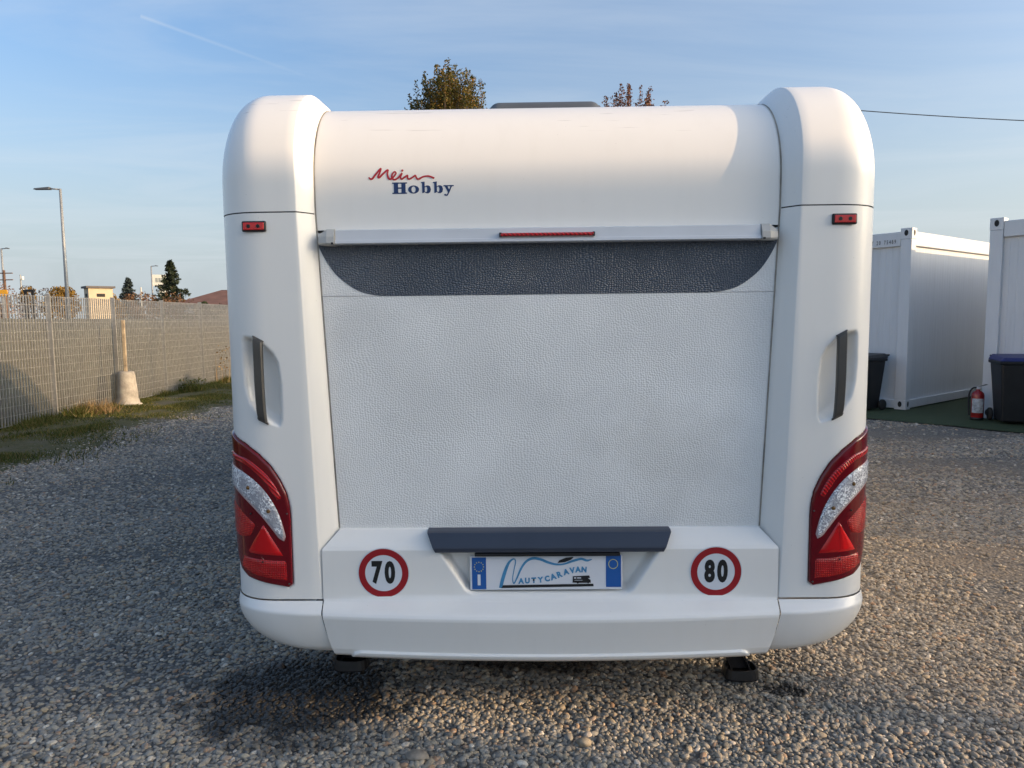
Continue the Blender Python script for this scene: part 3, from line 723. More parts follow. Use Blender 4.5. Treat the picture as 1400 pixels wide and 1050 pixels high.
for gl_ in ([[Hs]], [[ell(722, 419, 70, 48), ell(722, 419, 27, 36)]], bglyph(810), bglyph(965), [[Y_]]):
    glyph('letter', [[r__ for r__ in rr] for rr in gl_], 'logo_blue', CAR, lambda x, y: onpanel(*lg(x, y), 0.0009))

def text(name, body, size, mat, parent, place, cx=0, cy=0, bold=0.0, sx=1.0, rot=0.0):
    cu = bpy.data.curves.new('tmp', 'FONT'); cu.body = body; cu.size = size; cu.align_x = 'CENTER'; cu.align_y = 'CENTER'; cu.offset = bold; cu.resolution_u = 4
    to = bpy.data.objects.new('tmp', cu); COL.objects.link(to)
    bpy.context.view_layer.update()
    me = bpy.data.meshes.new_from_object(to.evaluated_get(bpy.context.evaluated_depsgraph_get()))
    bpy.data.objects.remove(to); bpy.data.curves.remove(cu)
    vx = [v.co.x for v in me.vertices]; vyy = [v.co.y for v in me.vertices]
    mx_, my_ = (min(vx) + max(vx)) / 2, (min(vyy) + max(vyy)) / 2
    c, s = math.cos(rot), math.sin(rot)
    for v in me.vertices:
        a, b = (v.co.x - mx_) * sx, v.co.y - my_
        v.co = place(cx + a * c - b * s, cy + a * s + b * c)
    me.name = name; me.materials.clear()
    o = link(name, me, mat, parent)
    return o

# speed stickers
for sg, num in ((-1, '70'), (1, '80')):
    fy = lambda z: -0.0012
    S = MB(); S.lathe([(0.0968, 0), (0.0968, 0.0008)], (0, 0, 0), 48)
    ST = S.build('speed_sticker', 'plate_white', CAR); ST.location = (sg * 0.614, -0.0004, 0.5650); ST.rotation_euler = (R(90), 0, 0)
    def ringmesh(r0, r1, y, mat, name):
        n = 56; v = [(r * math.cos(2 * math.pi * i / n), r * math.sin(2 * math.pi * i / n), y) for r in (r0, r1) for i in range(n)]
        return mesh(name, v, [(i, (i + 1) % n, n + (i + 1) % n, n + i) for i in range(n)], mat, ST)
    ringmesh(0.0690, 0.0928, 0.0014, 'sign_red', 'red_ring')
    mesh('white_disc', [(x, y, 0.0014) for x, y in ell(0, 0, 0.0685, 0.0685, 48)], [tuple(range(48))], 'sign_white', ST)
    for d, dx in zip(num, (-0.0235, 0.0235)):
        text('digit', d, 0.108, 'ink', ST, lambda x, y: (x, y, 0.0020), dx, 0.003, bold=0.0058, sx=0.66)

# number plate with its emblem
PL = MB().box(-0.2825, 0.2825, -0.002, 0.002, -0.0645, 0.0645).build('number_plate', 'plate_white', CAR, bevel=0.0015)
PL.location = (-0.011, 0.012, 0.5605); PL.rotation_euler = (R(-2), R(-0.15), 0)
def pp(cx, cy): return ((cx - 685) / 1320 * 0.565, -(cy - 224) / 290 * 0.129)
def onpl(x, z, off): return (x, -0.0021 - off, z)
def pq(name, poly, mat, off=0.0006): 
    v = [onpl(*pp(x, y), off) for x, y in poly]; return mesh(name, v, [tuple(range(len(v)))], mat, PL)
pq('blue_field', rect(42, 92, 165, 362), 'plate_blue'); pq('blue_field', rect(1203, 80, 1334, 350), 'plate_blue')
pq('letter_bar', rect(90, 236, 115, 328), 'sign_white', 0.0011)
for i in range(12):
    a = 2 * math.pi * i / 12; pq('star', ell(103 + 40 * math.cos(a), 172 + 40 * math.sin(a), 6, 6, 5), 'star', 0.0011)
n = 28; v = [onpl(*pp(1266 + r * math.cos(2 * math.pi * i / n), 155 + r * math.sin(2 * math.pi * i / n)), 0.0011) for r in (36, 42) for i in range(n)]
mesh('star_ring', v, [(i, (i + 1) % n, n + (i + 1) % n, n + i) for i in range(n)], 'star', PL)
K2 = 0.565 / 1320
swo = [(288, 352, 22), (306, 285, 24), (336, 195, 22), (368, 132, 16), (406, 106, 9), (421, 128, 7), (408, 195, 6), (394, 270, 6), (404, 314, 8), (430, 272, 11), (468, 190, 14), (512, 130, 16), (572, 102, 18), (640, 112, 18), (700, 136, 17), (770, 154, 14), (840, 152, 12), (920, 126, 16), (990, 110, 16), (1040, 124, 15), (1082, 114, 5)]
ribbon('wave_emblem', [(*pp(x, y), w * K2 * 1.25) for x, y, w in swo], 'sea_blue', PL, onpl, 0.0006, 0.0006)
pq('boat_emblem', [(784, 144), (800, 120), (858, 98), (926, 91), (902, 116), (850, 136), (808, 140)], 'ink', 0.0018)
pq('black_bar', [(296, 352), (310, 328), (1094, 320), (1096, 342)], 'ink', 0.0016)
pq('van_emblem', [(914, 310), (916, 256), (1058, 250), (1066, 270), (1048, 274), (1070, 288), (1072, 312), (1056, 312), (1050, 319), (1040, 312), (970, 313), (958, 320), (948, 312)], 'ink', 0.0012)
for q in (rect(926, 266, 946, 274), rect(954, 266, 988, 274), rect(930, 288, 1000, 291)): pq('emblem_window', q, 'sign_white', 0.0021)
for ch, x, y, s_, r0 in zip('AUTYCARAVAN', (468, 522, 578, 636, 694, 746, 802, 858, 912, 962, 1014), (293, 291, 288, 284, 275, 259, 240, 219, 206, 199, 200), (46, 46, 46, 46, 46, 50, 50, 48, 48, 48, 46), (0, 0, 2, 5, 12, 18, 20, 14, 8, 2, -4)):
    c_ = pp(x, y); text('letter', ch, s_ * K2 * 1.38, 'sea_blue', PL, lambda a, b: onpl(a, b, 0.0009), c_[0], c_[1], bold=0.0016, sx=0.95, rot=R(r0))

# body shell (inside the mouldings), roof hatch, windows, running gear
outl = [(0.13, 0.42), (0.13, 1.80)] + [(prof(s, 0.13)) for s in np.linspace(1.9, ZC + RO * math.pi / 2, 14)]
outl += [(0.9, 2.30), (5.6, 2.30), (6.15, 2.24), (6.5, 2.05), (6.75, 1.6), (7.0, 1.0), (7.1, 0.60), (7.0, 0.42)]
BODY = MB().hexa([(-1.203, y, z) for y, z in outl], [(1.203, y, z) for y, z in outl]).build('body_shell', 'white', CAR)
for sg in (-1, 1):
    for y0, y1, z0, z1 in ((0.85, 1.75, 1.20, 1.75), (3.0, 3.9, 1.20, 1.75), (4.7, 5.7, 1.15, 1.75)):
        MB().box(min(sg * 1.2035, sg * 1.225), max(sg * 1.2035, sg * 1.225), y0, y1, z0, z1).build('side_window', 'window', CAR, bevel=0.01)
    WH = MB().lathe([(0.10, -0.09), (0.30, -0.09), (0.325, -0.06), (0.325, 0.06), (0.30, 0.09), (0.10, 0.09)], (0, 0, 0), 32).build('wheel', 'rubber', CAR, True)
    WH.location = (sg * 1.02, 3.45, 0.325); WH.rotation_euler = (0, R(90), 0)
    RM = MB().lathe([(0.02, -0.095), (0.19, -0.095), (0.19, 0.095), (0.02, 0.095)], (0, 0, 0), 24).build('rim', 'trim', WH)
MB().box(-0.95, 0.95, 3.42, 3.48, 0.29, 0.35).build('axle', 'blacksteel', CAR)
for sg in (-1, 1): MB().box(sg * 0.62 - 0.025, sg * 0.62 + 0.025, 0.25, 7.6, 0.36, 0.418).build('chassis_beam', 'blacksteel', CAR)
VT = MB().hexa([(-0.32, 1.05, 2.46), (0.38, 1.05, 2.46), (0.38, 1.75, 2.46), (-0.32, 1.75, 2.46)], [(-0.23, 1.14, 2.598), (0.29, 1.14, 2.598), (0.29, 1.66, 2.598), (-0.23, 1.66, 2.598)]).build('roof_hatch', 'lamp_dark', CAR, bevel=0.06, seg=4)
MB().box(-0.36, 0.36, 1.02, 1.78, 2.29, 2.458).build('hatch_frame', 'trim', CAR)
# corner steadies: pressed channel arm and dished foot
for sg, tilt in ((-1, 0.16), (1, 0.0)):
    A = MB()
    x0 = sg * 0.70 if sg < 0 else 0.83
    fz = 0.045 if sg > 0 else 0.125
    xf = -0.80 if sg < 0 else 0.800; yf = 0.27 if sg > 0 else 0.20
    top = (xf - sg * 0.10, 0.62, 0.37)
    for dx in (-0.038, 0.038):
        A.hexa([(xf + dx - 0.004, yf, fz), (xf + dx + 0.004, yf, fz), (xf + dx + 0.004, yf + 0.035, fz), (xf + dx - 0.004, yf + 0.035, fz)],
               [(top[0] + dx - 0.004, top[1], top[2] - 0.03), (top[0] + dx + 0.004, top[1], top[2] - 0.03), (top[0] + dx + 0.004, top[1] + 0.02, top[2] + 0.045), (top[0] + dx - 0.004, top[1] + 0.02, top[2] + 0.045)])
    A.hexa([(xf - 0.034, yf + 0.025, fz), (xf + 0.034, yf + 0.025, fz), (xf + 0.034, yf + 0.031, fz), (xf - 0.034, yf + 0.031, fz)],
           [(top[0] - 0.034, top[1] + 0.012, top[2]), (top[0] + 0.034, top[1] + 0.012, top[2]), (top[0] + 0.034, top[1] + 0.018, top[2]), (top[0] - 0.034, top[1] + 0.018, top[2])])
    ST_ = A.build('corner_steady', 'blacksteel', CAR)
    FT = MB(); nn = 20; ro = []
    def sq(rx, ry, z): return [(xf + math.copysign(abs(math.cos(t)) ** 0.6, math.cos(t)) * rx, yf + 0.02 + math.copysign(abs(math.sin(t)) ** 0.6, math.sin(t)) * ry, z) for t in [2 * math.pi * i / nn for i in range(nn)]]
    prf = [sq(0.070, 0.056, fz - 0.030), sq(0.072, 0.058, fz - 0.024), sq(0.066, 0.052, fz + 0.012), sq(0.060, 0.046, fz + 0.012), sq(0.054, 0.040, fz - 0.014)]
    for q in prf: FT.v += q
    for i in range(len(prf) - 1):
        for j in range(nn): FT.f.append((i * nn + j, i * nn + (j + 1) % nn, (i + 1) * nn + (j + 1) % nn, (i + 1) * nn + j))
    FT.f.append(tuple(range(nn))[::-1]); FT.f.append(tuple(4 * nn + j for j in range(nn)))
    FT.build('foot', 'blacksteel', ST_)

# ------------------------------------------------------------------ site cabins (containers)
cu_ = Vector((0.616, -0.788, 0)); cang = math.atan2(cu_.y, cu_.x)    # local +x runs along cu_, local +y along cv
def container(loc, lx, ly, h, label, writing=None):
    T = thing('container', loc, cang, label, 'container', 'white site containers')
    MB().box(0.06, lx - 0.06, 0.06, ly - 0.06, 0.10, h - 0.12).build('wall_shell', 'cont', T)
    MB().box(0.05, lx - 0.05, 0.05, ly - 0.05, h - 0.10, h - 0.05).build('roof', 'cont_frame', T)
    for x in (0, lx):
        for y in (0, ly):
            x0, x1 = (0, 0.17) if x == 0 else (lx - 0.17, lx); y0, y1 = (0, 0.17) if y == 0 else (ly - 0.17, ly)
            MB().box(x0 + 0.004, x1 - 0.004, y0 + 0.004, y1 - 0.004, 0.17, h - 0.17).build('corner_post', 'cont_frame', T, bevel=0.008)
            for z0, z1 in ((0.015, 0.17), (h - 0.17, h)):
                C_ = MB().box(x0, x1, y0, y1, z0, z1).build('corner_casting', 'cont_frame', T, bevel=0.006)
                zc_ = (z0 + z1) / 2 + 0.01
                ex = x0 - 0.002 if x == 0 else x1 + 0.002; ey = y0 - 0.002 if y == 0 else y1 + 0.002
                e = ell(0, 0, 0.030, 0.046, 16); sx_ = -1 if x == 0 else 1; sy_ = -1 if y == 0 else 1
                mesh('lashing_hole', [(ex, (y0 + y1) / 2 + a, zc_ + b) for a, b in e] + [(ex - sx_ * 0.02, (y0 + y1) / 2 + a * .8, zc_ + b * .8) for a, b in e], [tuple(range(16))] , 'hole', C_)
                mesh('lashing_hole', [((x0 + x1) / 2 + a, ey, zc_ + b) for a, b in e], [tuple(range(16))], 'hole', C_)
    for z0, z1, nm in ((0.03, 0.165, 'bottom_rail'), (h - 0.27, h - 0.05, 'top_rail')):
        MB().box(0.17, lx - 0.17, 0.010, 0.060, z0, z1).build(nm, 'cont_frame', T, bevel=0.01)
        MB().box(0.17, lx - 0.17, ly - 0.060, ly - 0.010, z0, z1).build(nm, 'cont_frame', T, bevel=0.01)
        MB().box(0.010, 0.060, 0.17, ly - 0.17, z0, z1).build(nm, 'cont_frame', T, bevel=0.01)
        MB().box(lx - 0.060, lx - 0.010, 0.17, ly - 0.17, z0, z1).build(nm, 'cont_frame', T, bevel=0.01)
    for i, ch in enumerate(writing or ''):
        if ch != ' ':
            text('character', ch, 0.085, 'lamp_dark', T, lambda x, z: (x, 0.006, z), lx - 0.64 + i * 0.039, h - 0.195, bold=0.0015, sx=0.62)
    return T
# cu_ points right and nearer, cv right and further; each box is placed by its far-left corner
CH = 2.83
def corner(c, d): return (c[0] + cu_.x * d, c[1] + cu_.y * d, 0.0)
container(corner((6.14, 11.0), -2.44), 2.44, 6.06, CH, 'white container with black serial numbers on its top rail, lit along its top edge', 'BT 20 75489')
C2 = container((6.72, 10.1, 0.0), 2.44, 6.06, CH, 'white container standing behind the blue-lidded bin and the fire extinguisher')
def copy_tree(o, parent=None):
    c = o.copy(); COL.objects.link(c); c.parent = parent
    for ch in list(o.children): copy_tree(ch, c)
    return c
for k in (1, 2, 3):  # unseen copies that extend the row, added to shade the yard
    q = copy_tree(C2); q.location = corner((6.72, 10.1), 2.49 * k)
    q['label'] = ('unseen white container added for its shade beside the one behind the bins', 'unseen white container added for its shade in the middle of the row', 'unseen white container added for its shade at the near end of the row')[k - 1]
# unseen board and lone container, added to shade the caravan's rear and the gravel
HD = thing('shade_board', (11.75, -0.02, 0), 0, 'unseen pale board on two steel posts, added to shade the caravan rear', 'shade_board')
MB().box(-1.75, 1.75, -0.04, 0.04, 2.50, 4.36).build('board', 'sign_cream', HD, bevel=0.006)
for x in (-1.2, 1.2): MB().box(x - 0.06, x + 0.06, -0.165, -0.041, 0, 4.26).build('post', 'galv', HD)
cang_keep = cang; cang = 0.0
container((5.0, -2.75, 0.0), 6.06, 2.44, CH, 'unseen lone white container, added to shade the gravel behind the caravan')
cang = cang_keep

# wheeled bins
def wheelie(loc, rz, label, lid, sc=0.88):
    T = thing('wheeled_bin', loc, rz, label, 'bin', 'black wheeled bins by the containers')
    T.scale = (sc, sc, sc)
    b = [(-0.20, -0.22, 0.03), (0.20, -0.22, 0.03), (0.20, 0.20, 0.03), (-0.20, 0.20, 0.03)]
    t = [(-0.265, -0.32, 0.92), (0.265, -0.32, 0.92), (0.265, 0.28, 0.92), (-0.265, 0.28, 0.92)]
    MB().hexa(b, t).build('body', 'bin', T, bevel=0.03, seg=3)
    MB().hexa([(-0.285, -0.345, 0.915), (0.285, -0.345, 0.915), (0.285, 0.30, 0.915), (-0.285, 0.30, 0.915)], [(-0.29, -0.35, 0.965), (0.29, -0.35, 0.965), (0.29, 0.30, 0.965), (-0.29, 0.30, 0.965)]).build('rim', 'bin', T, bevel=0.012)
    L = MB().hexa([(-0.29, -0.36, 0.967), (0.29, -0.36, 0.967), (0.29, 0.33, 0.967), (-0.29, 0.33, 0.967)], [(-0.22, -0.27, 1.02), (0.22, -0.27, 1.02), (0.24, 0.30, 1.055), (-0.24, 0.30, 1.055)]).build('lid', lid, T, bevel=0.02, seg=3)
    MB().tube([(-0.24, 0.30, 0.99), (-0.24, 0.40, 1.02), (0.24, 0.40, 1.02), (0.24, 0.30, 0.99)], 0.016, 8).build('handle', 'bin', T)
    for s in (-1, 1):
        w = MB().lathe([(0.03, -0.025), (0.09, -0.025), (0.10, -0.012), (0.10, 0.012), (0.09, 0.025), (0.03, 0.025)], (0, 0, 0), 20).build('wheel', 'rubber', T, True)
        w.location = (s * 0.245, 0.24, 0.10); w.rotation_euler = (0, R(90), 0)
    return T
wheelie((6.83, 9.60, 0.018), R(-20), 'black wheeled bin with a blue lid beside the red fire extinguisher', 'blue_lid')
wheelie((7.30, 9.08, 0.018), R(-28), 'black wheeled bin with a black lid standing beside the blue-lidded bin', 'bin')
wheelie((5.52, 11.12, 0.018), R(-62), 'black wheeled bin against the end of the container with serial numbers', 'bin', 0.84)
# fire extinguisher
X = thing('fire_extinguisher', (6.56, 9.93, 0.018), R(-25), 'red fire extinguisher with black hose on the green turf', 'extinguisher')
MB().lathe([(0.078, 0.03), (0.080, 0.04), (0.080, 0.34), (0.072, 0.375), (0.045, 0.40), (0.026, 0.41), (0.026, 0.43)], (0, 0, 0), 24).build('cylinder_body', 'ext_red', X, True)
MB().lathe([(0.076, 0.0), (0.082, 0.004), (0.082, 0.032), (0.074, 0.036)], (0, 0, 0), 24).build('foot_ring', 'black', X, True)
lv = [(0.0815 * math.cos(a), 0.0815 * math.sin(a), z) for z in (0.10, 0.30) for a in np.linspace(R(-150), R(-40), 14)]
mesh('label_patch', lv, gridf(2, 14), 'ext_label', X, True)
MB().box(-0.02, 0.02, -0.02, 0.02, 0.425, 0.465).build('valve', 'trim', X, bevel=0.004)
MB().hexa([(-0.012, -0.02, 0.462), (0.012, -0.02, 0.462), (0.012, 0.0, 0.462), (-0.012, 0.0, 0.462)], [(0.09, -0.02, 0.505), (0.115, -0.02, 0.495), (0.115, 0.0, 0.495), (0.09, 0.0, 0.505)]).build('lever', 'lamp_dark', X)
MB().tube(catmull([(-0.015, 0, 0.45), (-0.07, -0.02, 0.44), (-0.108, -0.03, 0.36), (-0.110, -0.03, 0.20), (-0.10, -0.03, 0.06)], 5), 0.012, 8).build('hose', 'rubber', X, True)

# ------------------------------------------------------------------ fence on the left
FX, FH, PITCHY = -7.20, 1.93, 1.80
y_first = -1.5
FE = thing('fence', (FX, y_first, 0), 0, 'grey galvanised bar-grating fence along the grassy verge', 'fence')
pan = MB()
for k in range(1, 29):
    y = PITCHY * k / 29; pan.box(-0.010, 0.010, y - 0.0024, y + 0.0024, 0.04, FH)
for k in range(15):
    z = 0.05 + k * 0.1335; pan.box(0.0105, 0.0150, 0.03, PITCHY - 0.03, z - 0.0016, z + 0.0016)
pan_me = None
for i in range(16):
    y = i * PITCHY
    po = MB().box(-0.04, 0.04, y - 0.004, y + 0.004, 0.0, FH + 0.03).build('post', 'galv', FE)
    if i < 15:
        if pan_me is None:
            p0 = pan.build('bar_panel', 'galv', FE); pan_me = p0.data
        else:
            p0 = bpy.data.objects.new('bar_panel', pan_me); COL.objects.link(p0); p0.parent = FE
        p0.location = (0, y, 0); p0['kind'] = 'stuff'
SCN = thing('privacy_screen', (FX - 0.32, -2.0, 0), 0, 'olive grey screen standing behind the bar fence', 'screen')
sv = []
for i in range(82):
    for z in (0.0, 0.5, 1.0, 1.58 + 0.015 * mnoise.noise((i * 0.6, 0, 0))): sv.append((0.02 * mnoise.noise((i * 0.4, z, 2)), i * 0.35, z))
MB().add(sv, gridf(82, 4)).build('sheet', 'screen', SCN, True).modifiers.new('thick', 'SOLIDIFY').thickness = 0.02
for i in range(15): MB().tube([(-0.05, i * 2.0, 0), (-0.05, i * 2.0, 1.60)], 0.025, 8).build('stake', 'galv', SCN)

# concrete foot with a timber post
PB = thing('wooden_post', (-6.98, 12.80, 0), R(12), 'weathered wooden post set in a tapered concrete foot by the fence', 'post')
cb = MB().lathe([(0.235, 0.0), (0.235, 0.035), (0.205, 0.045), (0.200, 0.10), (0.185, 0.13), (0.178, 0.20), (0.150, 0.55), (0.140, 0.62), (0.10, 0.635), (0.05, 0.63)], (0, 0, 0), 28)
cb.v = [(x + 0.012 * mnoise.noise((x * 9, y * 9, z * 9)), y + 0.012 * mnoise.noise((x * 9 + 5, y * 9, z * 9)), z + 0.006 * mnoise.noise((x * 12, y * 12, z * 3))) for x, y, z in cb.v]
cb.build('concrete_foot', 'concrete', PB, True)
MB().hexa([(-0.026, -0.026, 0.5), (0.026, -0.026, 0.5), (0.026, 0.026, 0.5), (-0.026, 0.026, 0.5)], [(-0.022, -0.028, 1.55), (0.028, -0.025, 1.54), (0.028, 0.025, 1.56), (-0.022, 0.025, 1.56)]).build('timber', 'wood', PB, bevel=0.006)

# ------------------------------------------------------------------ vegetation
def leaf_mesh(name, C, size, mat, parent, asp=0.55, up=0.0):
    n = len(C); C = np.asarray(C, float); s = size * rng.uniform(0.6, 1.25, (n, 1))
    a = rng.normal(size=(n, 3)); a[:, 2] += up; a /= np.linalg.norm(a, axis=1, keepdims=True)
    b = np.cross(a, rng.normal(size=(n, 3))); b /= np.linalg.norm(b, axis=1, keepdims=True)
    c3 = np.cross(a, b)
    V = np.stack([C - a * s * 0.5, C + b * s * asp * 0.5 + c3 * s * 0.08, C + a * s * 0.5, C - b * s * asp * 0.5 + c3 * s * 0.08], 1).reshape(-1, 3)
    me = bpy.data.meshes.new(name); me.vertices.add(4 * n); me.vertices.foreach_set('co', V.ravel())
    me.loops.add(4 * n); me.loops.foreach_set('vertex_index', np.arange(4 * n))
    me.polygons.add(n); me.polygons.foreach_set('loop_start', np.arange(0, 4 * n, 4)); me.update(); me.validate()
    return link(name, me, mat, parent)
def trunk(parent, h, r, limbs, mat='bark'):
    t = MB().tube([(0, 0, 0), (0.03 * h * 0.3, 0, h * 0.35), (0, 0.02 * h, h * 0.7), (0, 0, h)], [r, r * 0.75, r * 0.45, r * 0.12], 9)
    for a, b in limbs:
        a, b = Vector(a), Vector(b); mid = (a + b) / 2 + Vector((0, 0, -0.08 * (b - a).length))
        t.tube([a, mid, b], [r * 0.32, r * 0.2, r * 0.05], 6)
    return t.build('trunk', mat, parent, True)
def shoot_tree(name, base, h, rx, zlo, nshoot, nleaf, lsize, mat, label, shoot=1.0, group=None):
    T = thing(name, base, random.uniform(0, 6), label, 'tree', group)
    limbs, C = [], []
    for i in range(nshoot):
        a = rng.uniform(0, 2 * math.pi); rr = rx * math.sqrt(rng.uniform(0, 1))
        prof_ = math.sqrt(max(0.02, 1 - (rr / rx) ** 2))
        ztop = zlo + (h - zlo) * prof_ ** 0.5 * rng.uniform(0.72, 1.0)
        if i < 2: ztop = h; rr = rx * 0.12 * i
        zb = zlo + (ztop - zlo) * rng.uniform(0.0, 0.55)
        x, y = rr * math.cos(a), rr * math.sin(a)
        k = int(nleaf / nshoot * (ztop - zb) / ((h - zlo) * 0.5)) + 4
        t = rng.uniform(0, 1, k) ** 0.9
        w = shoot * 0.30 * (1 - t) ** 0.7 + 0.05
        C.append(np.stack([x * (0.55 + 0.45 * t) + rng.normal(0, 1, k) * w * 0.55, y * (0.55 + 0.45 * t) + rng.normal(0, 1, k) * w * 0.55, zb + (ztop - zb) * t], 1))
        if i % 4 == 0: limbs.append(((0, 0, zlo * rng.uniform(0.5, 0.95)), (x, y, ztop - 0.25)))
    trunk(T, h * 0.9, 0.02 * h, limbs)
    leaf_mesh('crown', np.concatenate(C), lsize, mat, T)
    return T
shoot_tree('broadleaf_tree', (-2.05, 25, 0), 10.35, 1.75, 4.2, 320, 90000, 0.085, 'leaf_olive', 'olive and gold leaved tree rising behind the caravan roof', 1.1, 'trees behind the caravan')
shoot_tree('broadleaf_tree', (4.55, 28, 0), 10.4, 2.4, 4.4, 190, 52000, 0.085, 'leaf_rust', 'sparse rust-red leaved tree top behind the caravan roof', 0.8, 'trees behind the caravan')
def bush_tree(name, base, h, rx, n, lsize, mat, label, flat=1.0, group='autumn trees beyond the fence'):
    T = thing(name, base, 0, label, 'tree', group)
    cl = [(rng.normal(0, rx * 0.42), rng.normal(0, rx * 0.42), h * rng.uniform(0.42, 0.86), rx * rng.uniform(0.25, 0.5)) for _ in range(14)]
    cl.append((0, 0, h - rx * 0.35, rx * 0.32))
    C = []
    for x, y, z, r in cl:
        k = n // len(cl); d = rng.normal(size=(k, 3)); d /= np.linalg.norm(d, axis=1, keepdims=True)
        C.append(np.array([x, y, z]) + d * r * rng.uniform(0.5, 1.05, (k, 1)) * np.array([1, 1, flat]))
    trunk(T, h * 0.8, 0.022 * h, [((0, 0, h * 0.3), (c[0], c[1], c[2])) for c in cl[:9]])
    leaf_mesh('crown', np.concatenate(C), lsize, mat, T)
def ray(px, py, y):
    d = f_ + r_ * ((px - 700) / F) - u_ * ((py - 525) / F); return Vector((0, 0, CAMH)) + d * (y / d.y)
bush_tree('autumn_tree', (-40.2, 64, 0), 4.9, 2.2, 3600, 0.26, 'leaf_gold', 'golden autumn tree behind the tall street lamp')
bush_tree('autumn_tree', (-46.0, 68, 0), 5.4, 1.7, 900, 0.22, 'leaf_grey', 'grey half-bare tree beside the golden autumn tree', 0.7)
bush_tree('autumn_tree', (-33.5, 60, 0), 4.0, 1.3, 1800, 0.22, 'leaf_gold', 'small yellow-green tree beside the cream cabin')
bush_tree('autumn_tree', (-36.0, 70, 0), 4.6, 1.6, 1500, 0.22, 'leaf_brown', 'brown-leaved bushy tree between the two conifers')
bush_tree('autumn_tree', (-43.3, 60.5, 0), 5.0, 1.5, 700, 0.2, 'leaf_pink', 'pinkish bare tree behind the yellow sign')
bush_tree('autumn_tree', (-29.0, 62, 0), 3.9, 2.3, 1500, 0.22, 'leaf_brown', 'brown leafless shrub in front of the brown tiled roof', 0.8)
bush_tree('autumn_tree', (-19.8, 46, 0), 2.9, 1.1, 2200, 0.16, 'hedge', 'dark green rounded shrub below the brown tiled roof')
def conifer(base, h, rx, n, mat, label):
    T = thing('conifer', base, 0, label, 'tree', 'conifers beyond the fence')
    trunk(T, h * 0.96, 0.018 * h, [])
    C = []
    nb = 150
    for i in range(nb):
        t = (i + rng.uniform()) / nb; z = h * (0.06 + 0.92 * t); L = rx * (1 - t) ** 0.85 * rng.uniform(0.55, 1.12) + 0.12
        a = rng.uniform(0, 2 * math.pi); k = int(n / nb * (0.5 + L / rx))
        q = rng.uniform(0.1, 1, k)
        x = q * L; zz2 = z - 0.22 * x + 0.14 * q * q * L + rng.normal(0, 0.09, k); w = rng.normal(0, 0.16, k) * (1.1 - q * 0.6)
        C.append(np.stack([x * math.cos(a) - w * math.sin(a), x * math.sin(a) + w * math.cos(a), zz2], 1))
    leaf_mesh('crown', np.concatenate(C), 0.34, mat, T, 0.4)
conifer((-37.98, 80, 0), 8.5, 3.5, 9500, 'needle', 'tall dark green conifer beside the pale sign')
conifer((-48.1, 90, 0), 7.15, 3.0, 7500, 'needle_blue', 'shorter blue-grey conifer beyond the fence')

# grass on the verge (uncountable) and dry stalks at the fence foot
def blades(name, P, hts, wid, mat, lean=0.35):
    n = len(P); P = np.asarray(P); a = rng.uniform(0, 2 * math.pi, n); d = np.stack([np.cos(a), np.sin(a), np.zeros(n)], 1) * wid * 0.5
    tip = P + np.stack([rng.normal(0, lean, n) * hts, rng.normal(0, lean, n) * hts, hts], 1)
    V = np.stack([P - d, P + d, tip], 1).reshape(-1, 3)
    me = bpy.data.meshes.new(name); me.vertices.add(3 * n); me.vertices.foreach_set('co', V.ravel()); me.loops.add(3 * n); me.loops.foreach_set('vertex_index', np.arange(3 * n))
    me.polygons.add(n); me.polygons.foreach_set('loop_start', np.arange(0, 3 * n, 3)); me.update(); me.validate()
    return me
GP, GHt = [], []
while len(GP) < 105000:
    y = rng.uniform(4.5, 21); x = rng.uniform(-8.3, -4.0)
    e = vedge(y); cl_ = mnoise.noise((x * 1.1, y * 1.1, 5)) + 0.5 * mnoise.noise((x * 3.1, y * 3.1, 1))
    nearf = math.exp(-((x + 7.15) / 0.22) ** 2)
    dens = max(0, min(1, (e - x) / 0.7)) * (0.30 + 1.0 * cl_) + nearf * 0.5
    if x > e and x < e + 0.9: dens = 0.16 * max(0, cl_ + 0.15) * (1 - (x - e) / 0.9)
    if rng.uniform() < dens:
        GP.append((x, y, gz(x, y) + 0.005)); GHt.append((0.03 + 0.035 * max(0, cl_) + nearf * 0.09 * max(0.1, mnoise.noise((x, y * 1.5, 8)) + 0.5)) * rng.uniform(0.5, 1.5))
tag(link('grass', blades('grass', GP, np.array(GHt), 0.012, 'grass', 0.5), 'grass'), 'short patchy grass on the verge along the fence', 'grass', None, 'stuff')
def weed(loc, h, n, r, mat, label, lean=0.25, leafy=0):
    T = thing('weed_clump', loc, 0, label, 'weed', 'weeds along the fence')
    P = np.stack([rng.normal(0, r, n), rng.normal(0, r, n), np.zeros(n)], 1)
    link('stalks', blades('stalks', P, h * rng.uniform(0.4, 1.05, n), 0.014, mat, lean), mat, T)
    if leafy:
        t = rng.uniform(0.35, 1, leafy); link_ = np.stack([rng.normal(0, r * 0.8, leafy), rng.normal(0, r * 0.8, leafy), h * t], 1)
        leaf_mesh('leaves', link_, 0.06, mat, T)
weed((-7.0, 11.75, 0), 0.26, 420, 0.17, 'straw', 'dry straw clump beside the concrete foot of the wooden post', 0.5)
weed((-7.02, 11.35, 0), 0.24, 260, 0.13, 'grass', 'green weed clump at the foot of a fence post', 0.5)
weed((-7.0, 17.2, 0), 0.95, 12, 0.10, 'straw', 'tall brown dried weed leaning against the fence', 0.12, 50)
weed((-6.9, 15.3, 0), 0.30, 260, 0.18, 'grass', 'dark green weed tuft below the far fence panels', 0.4, 120)

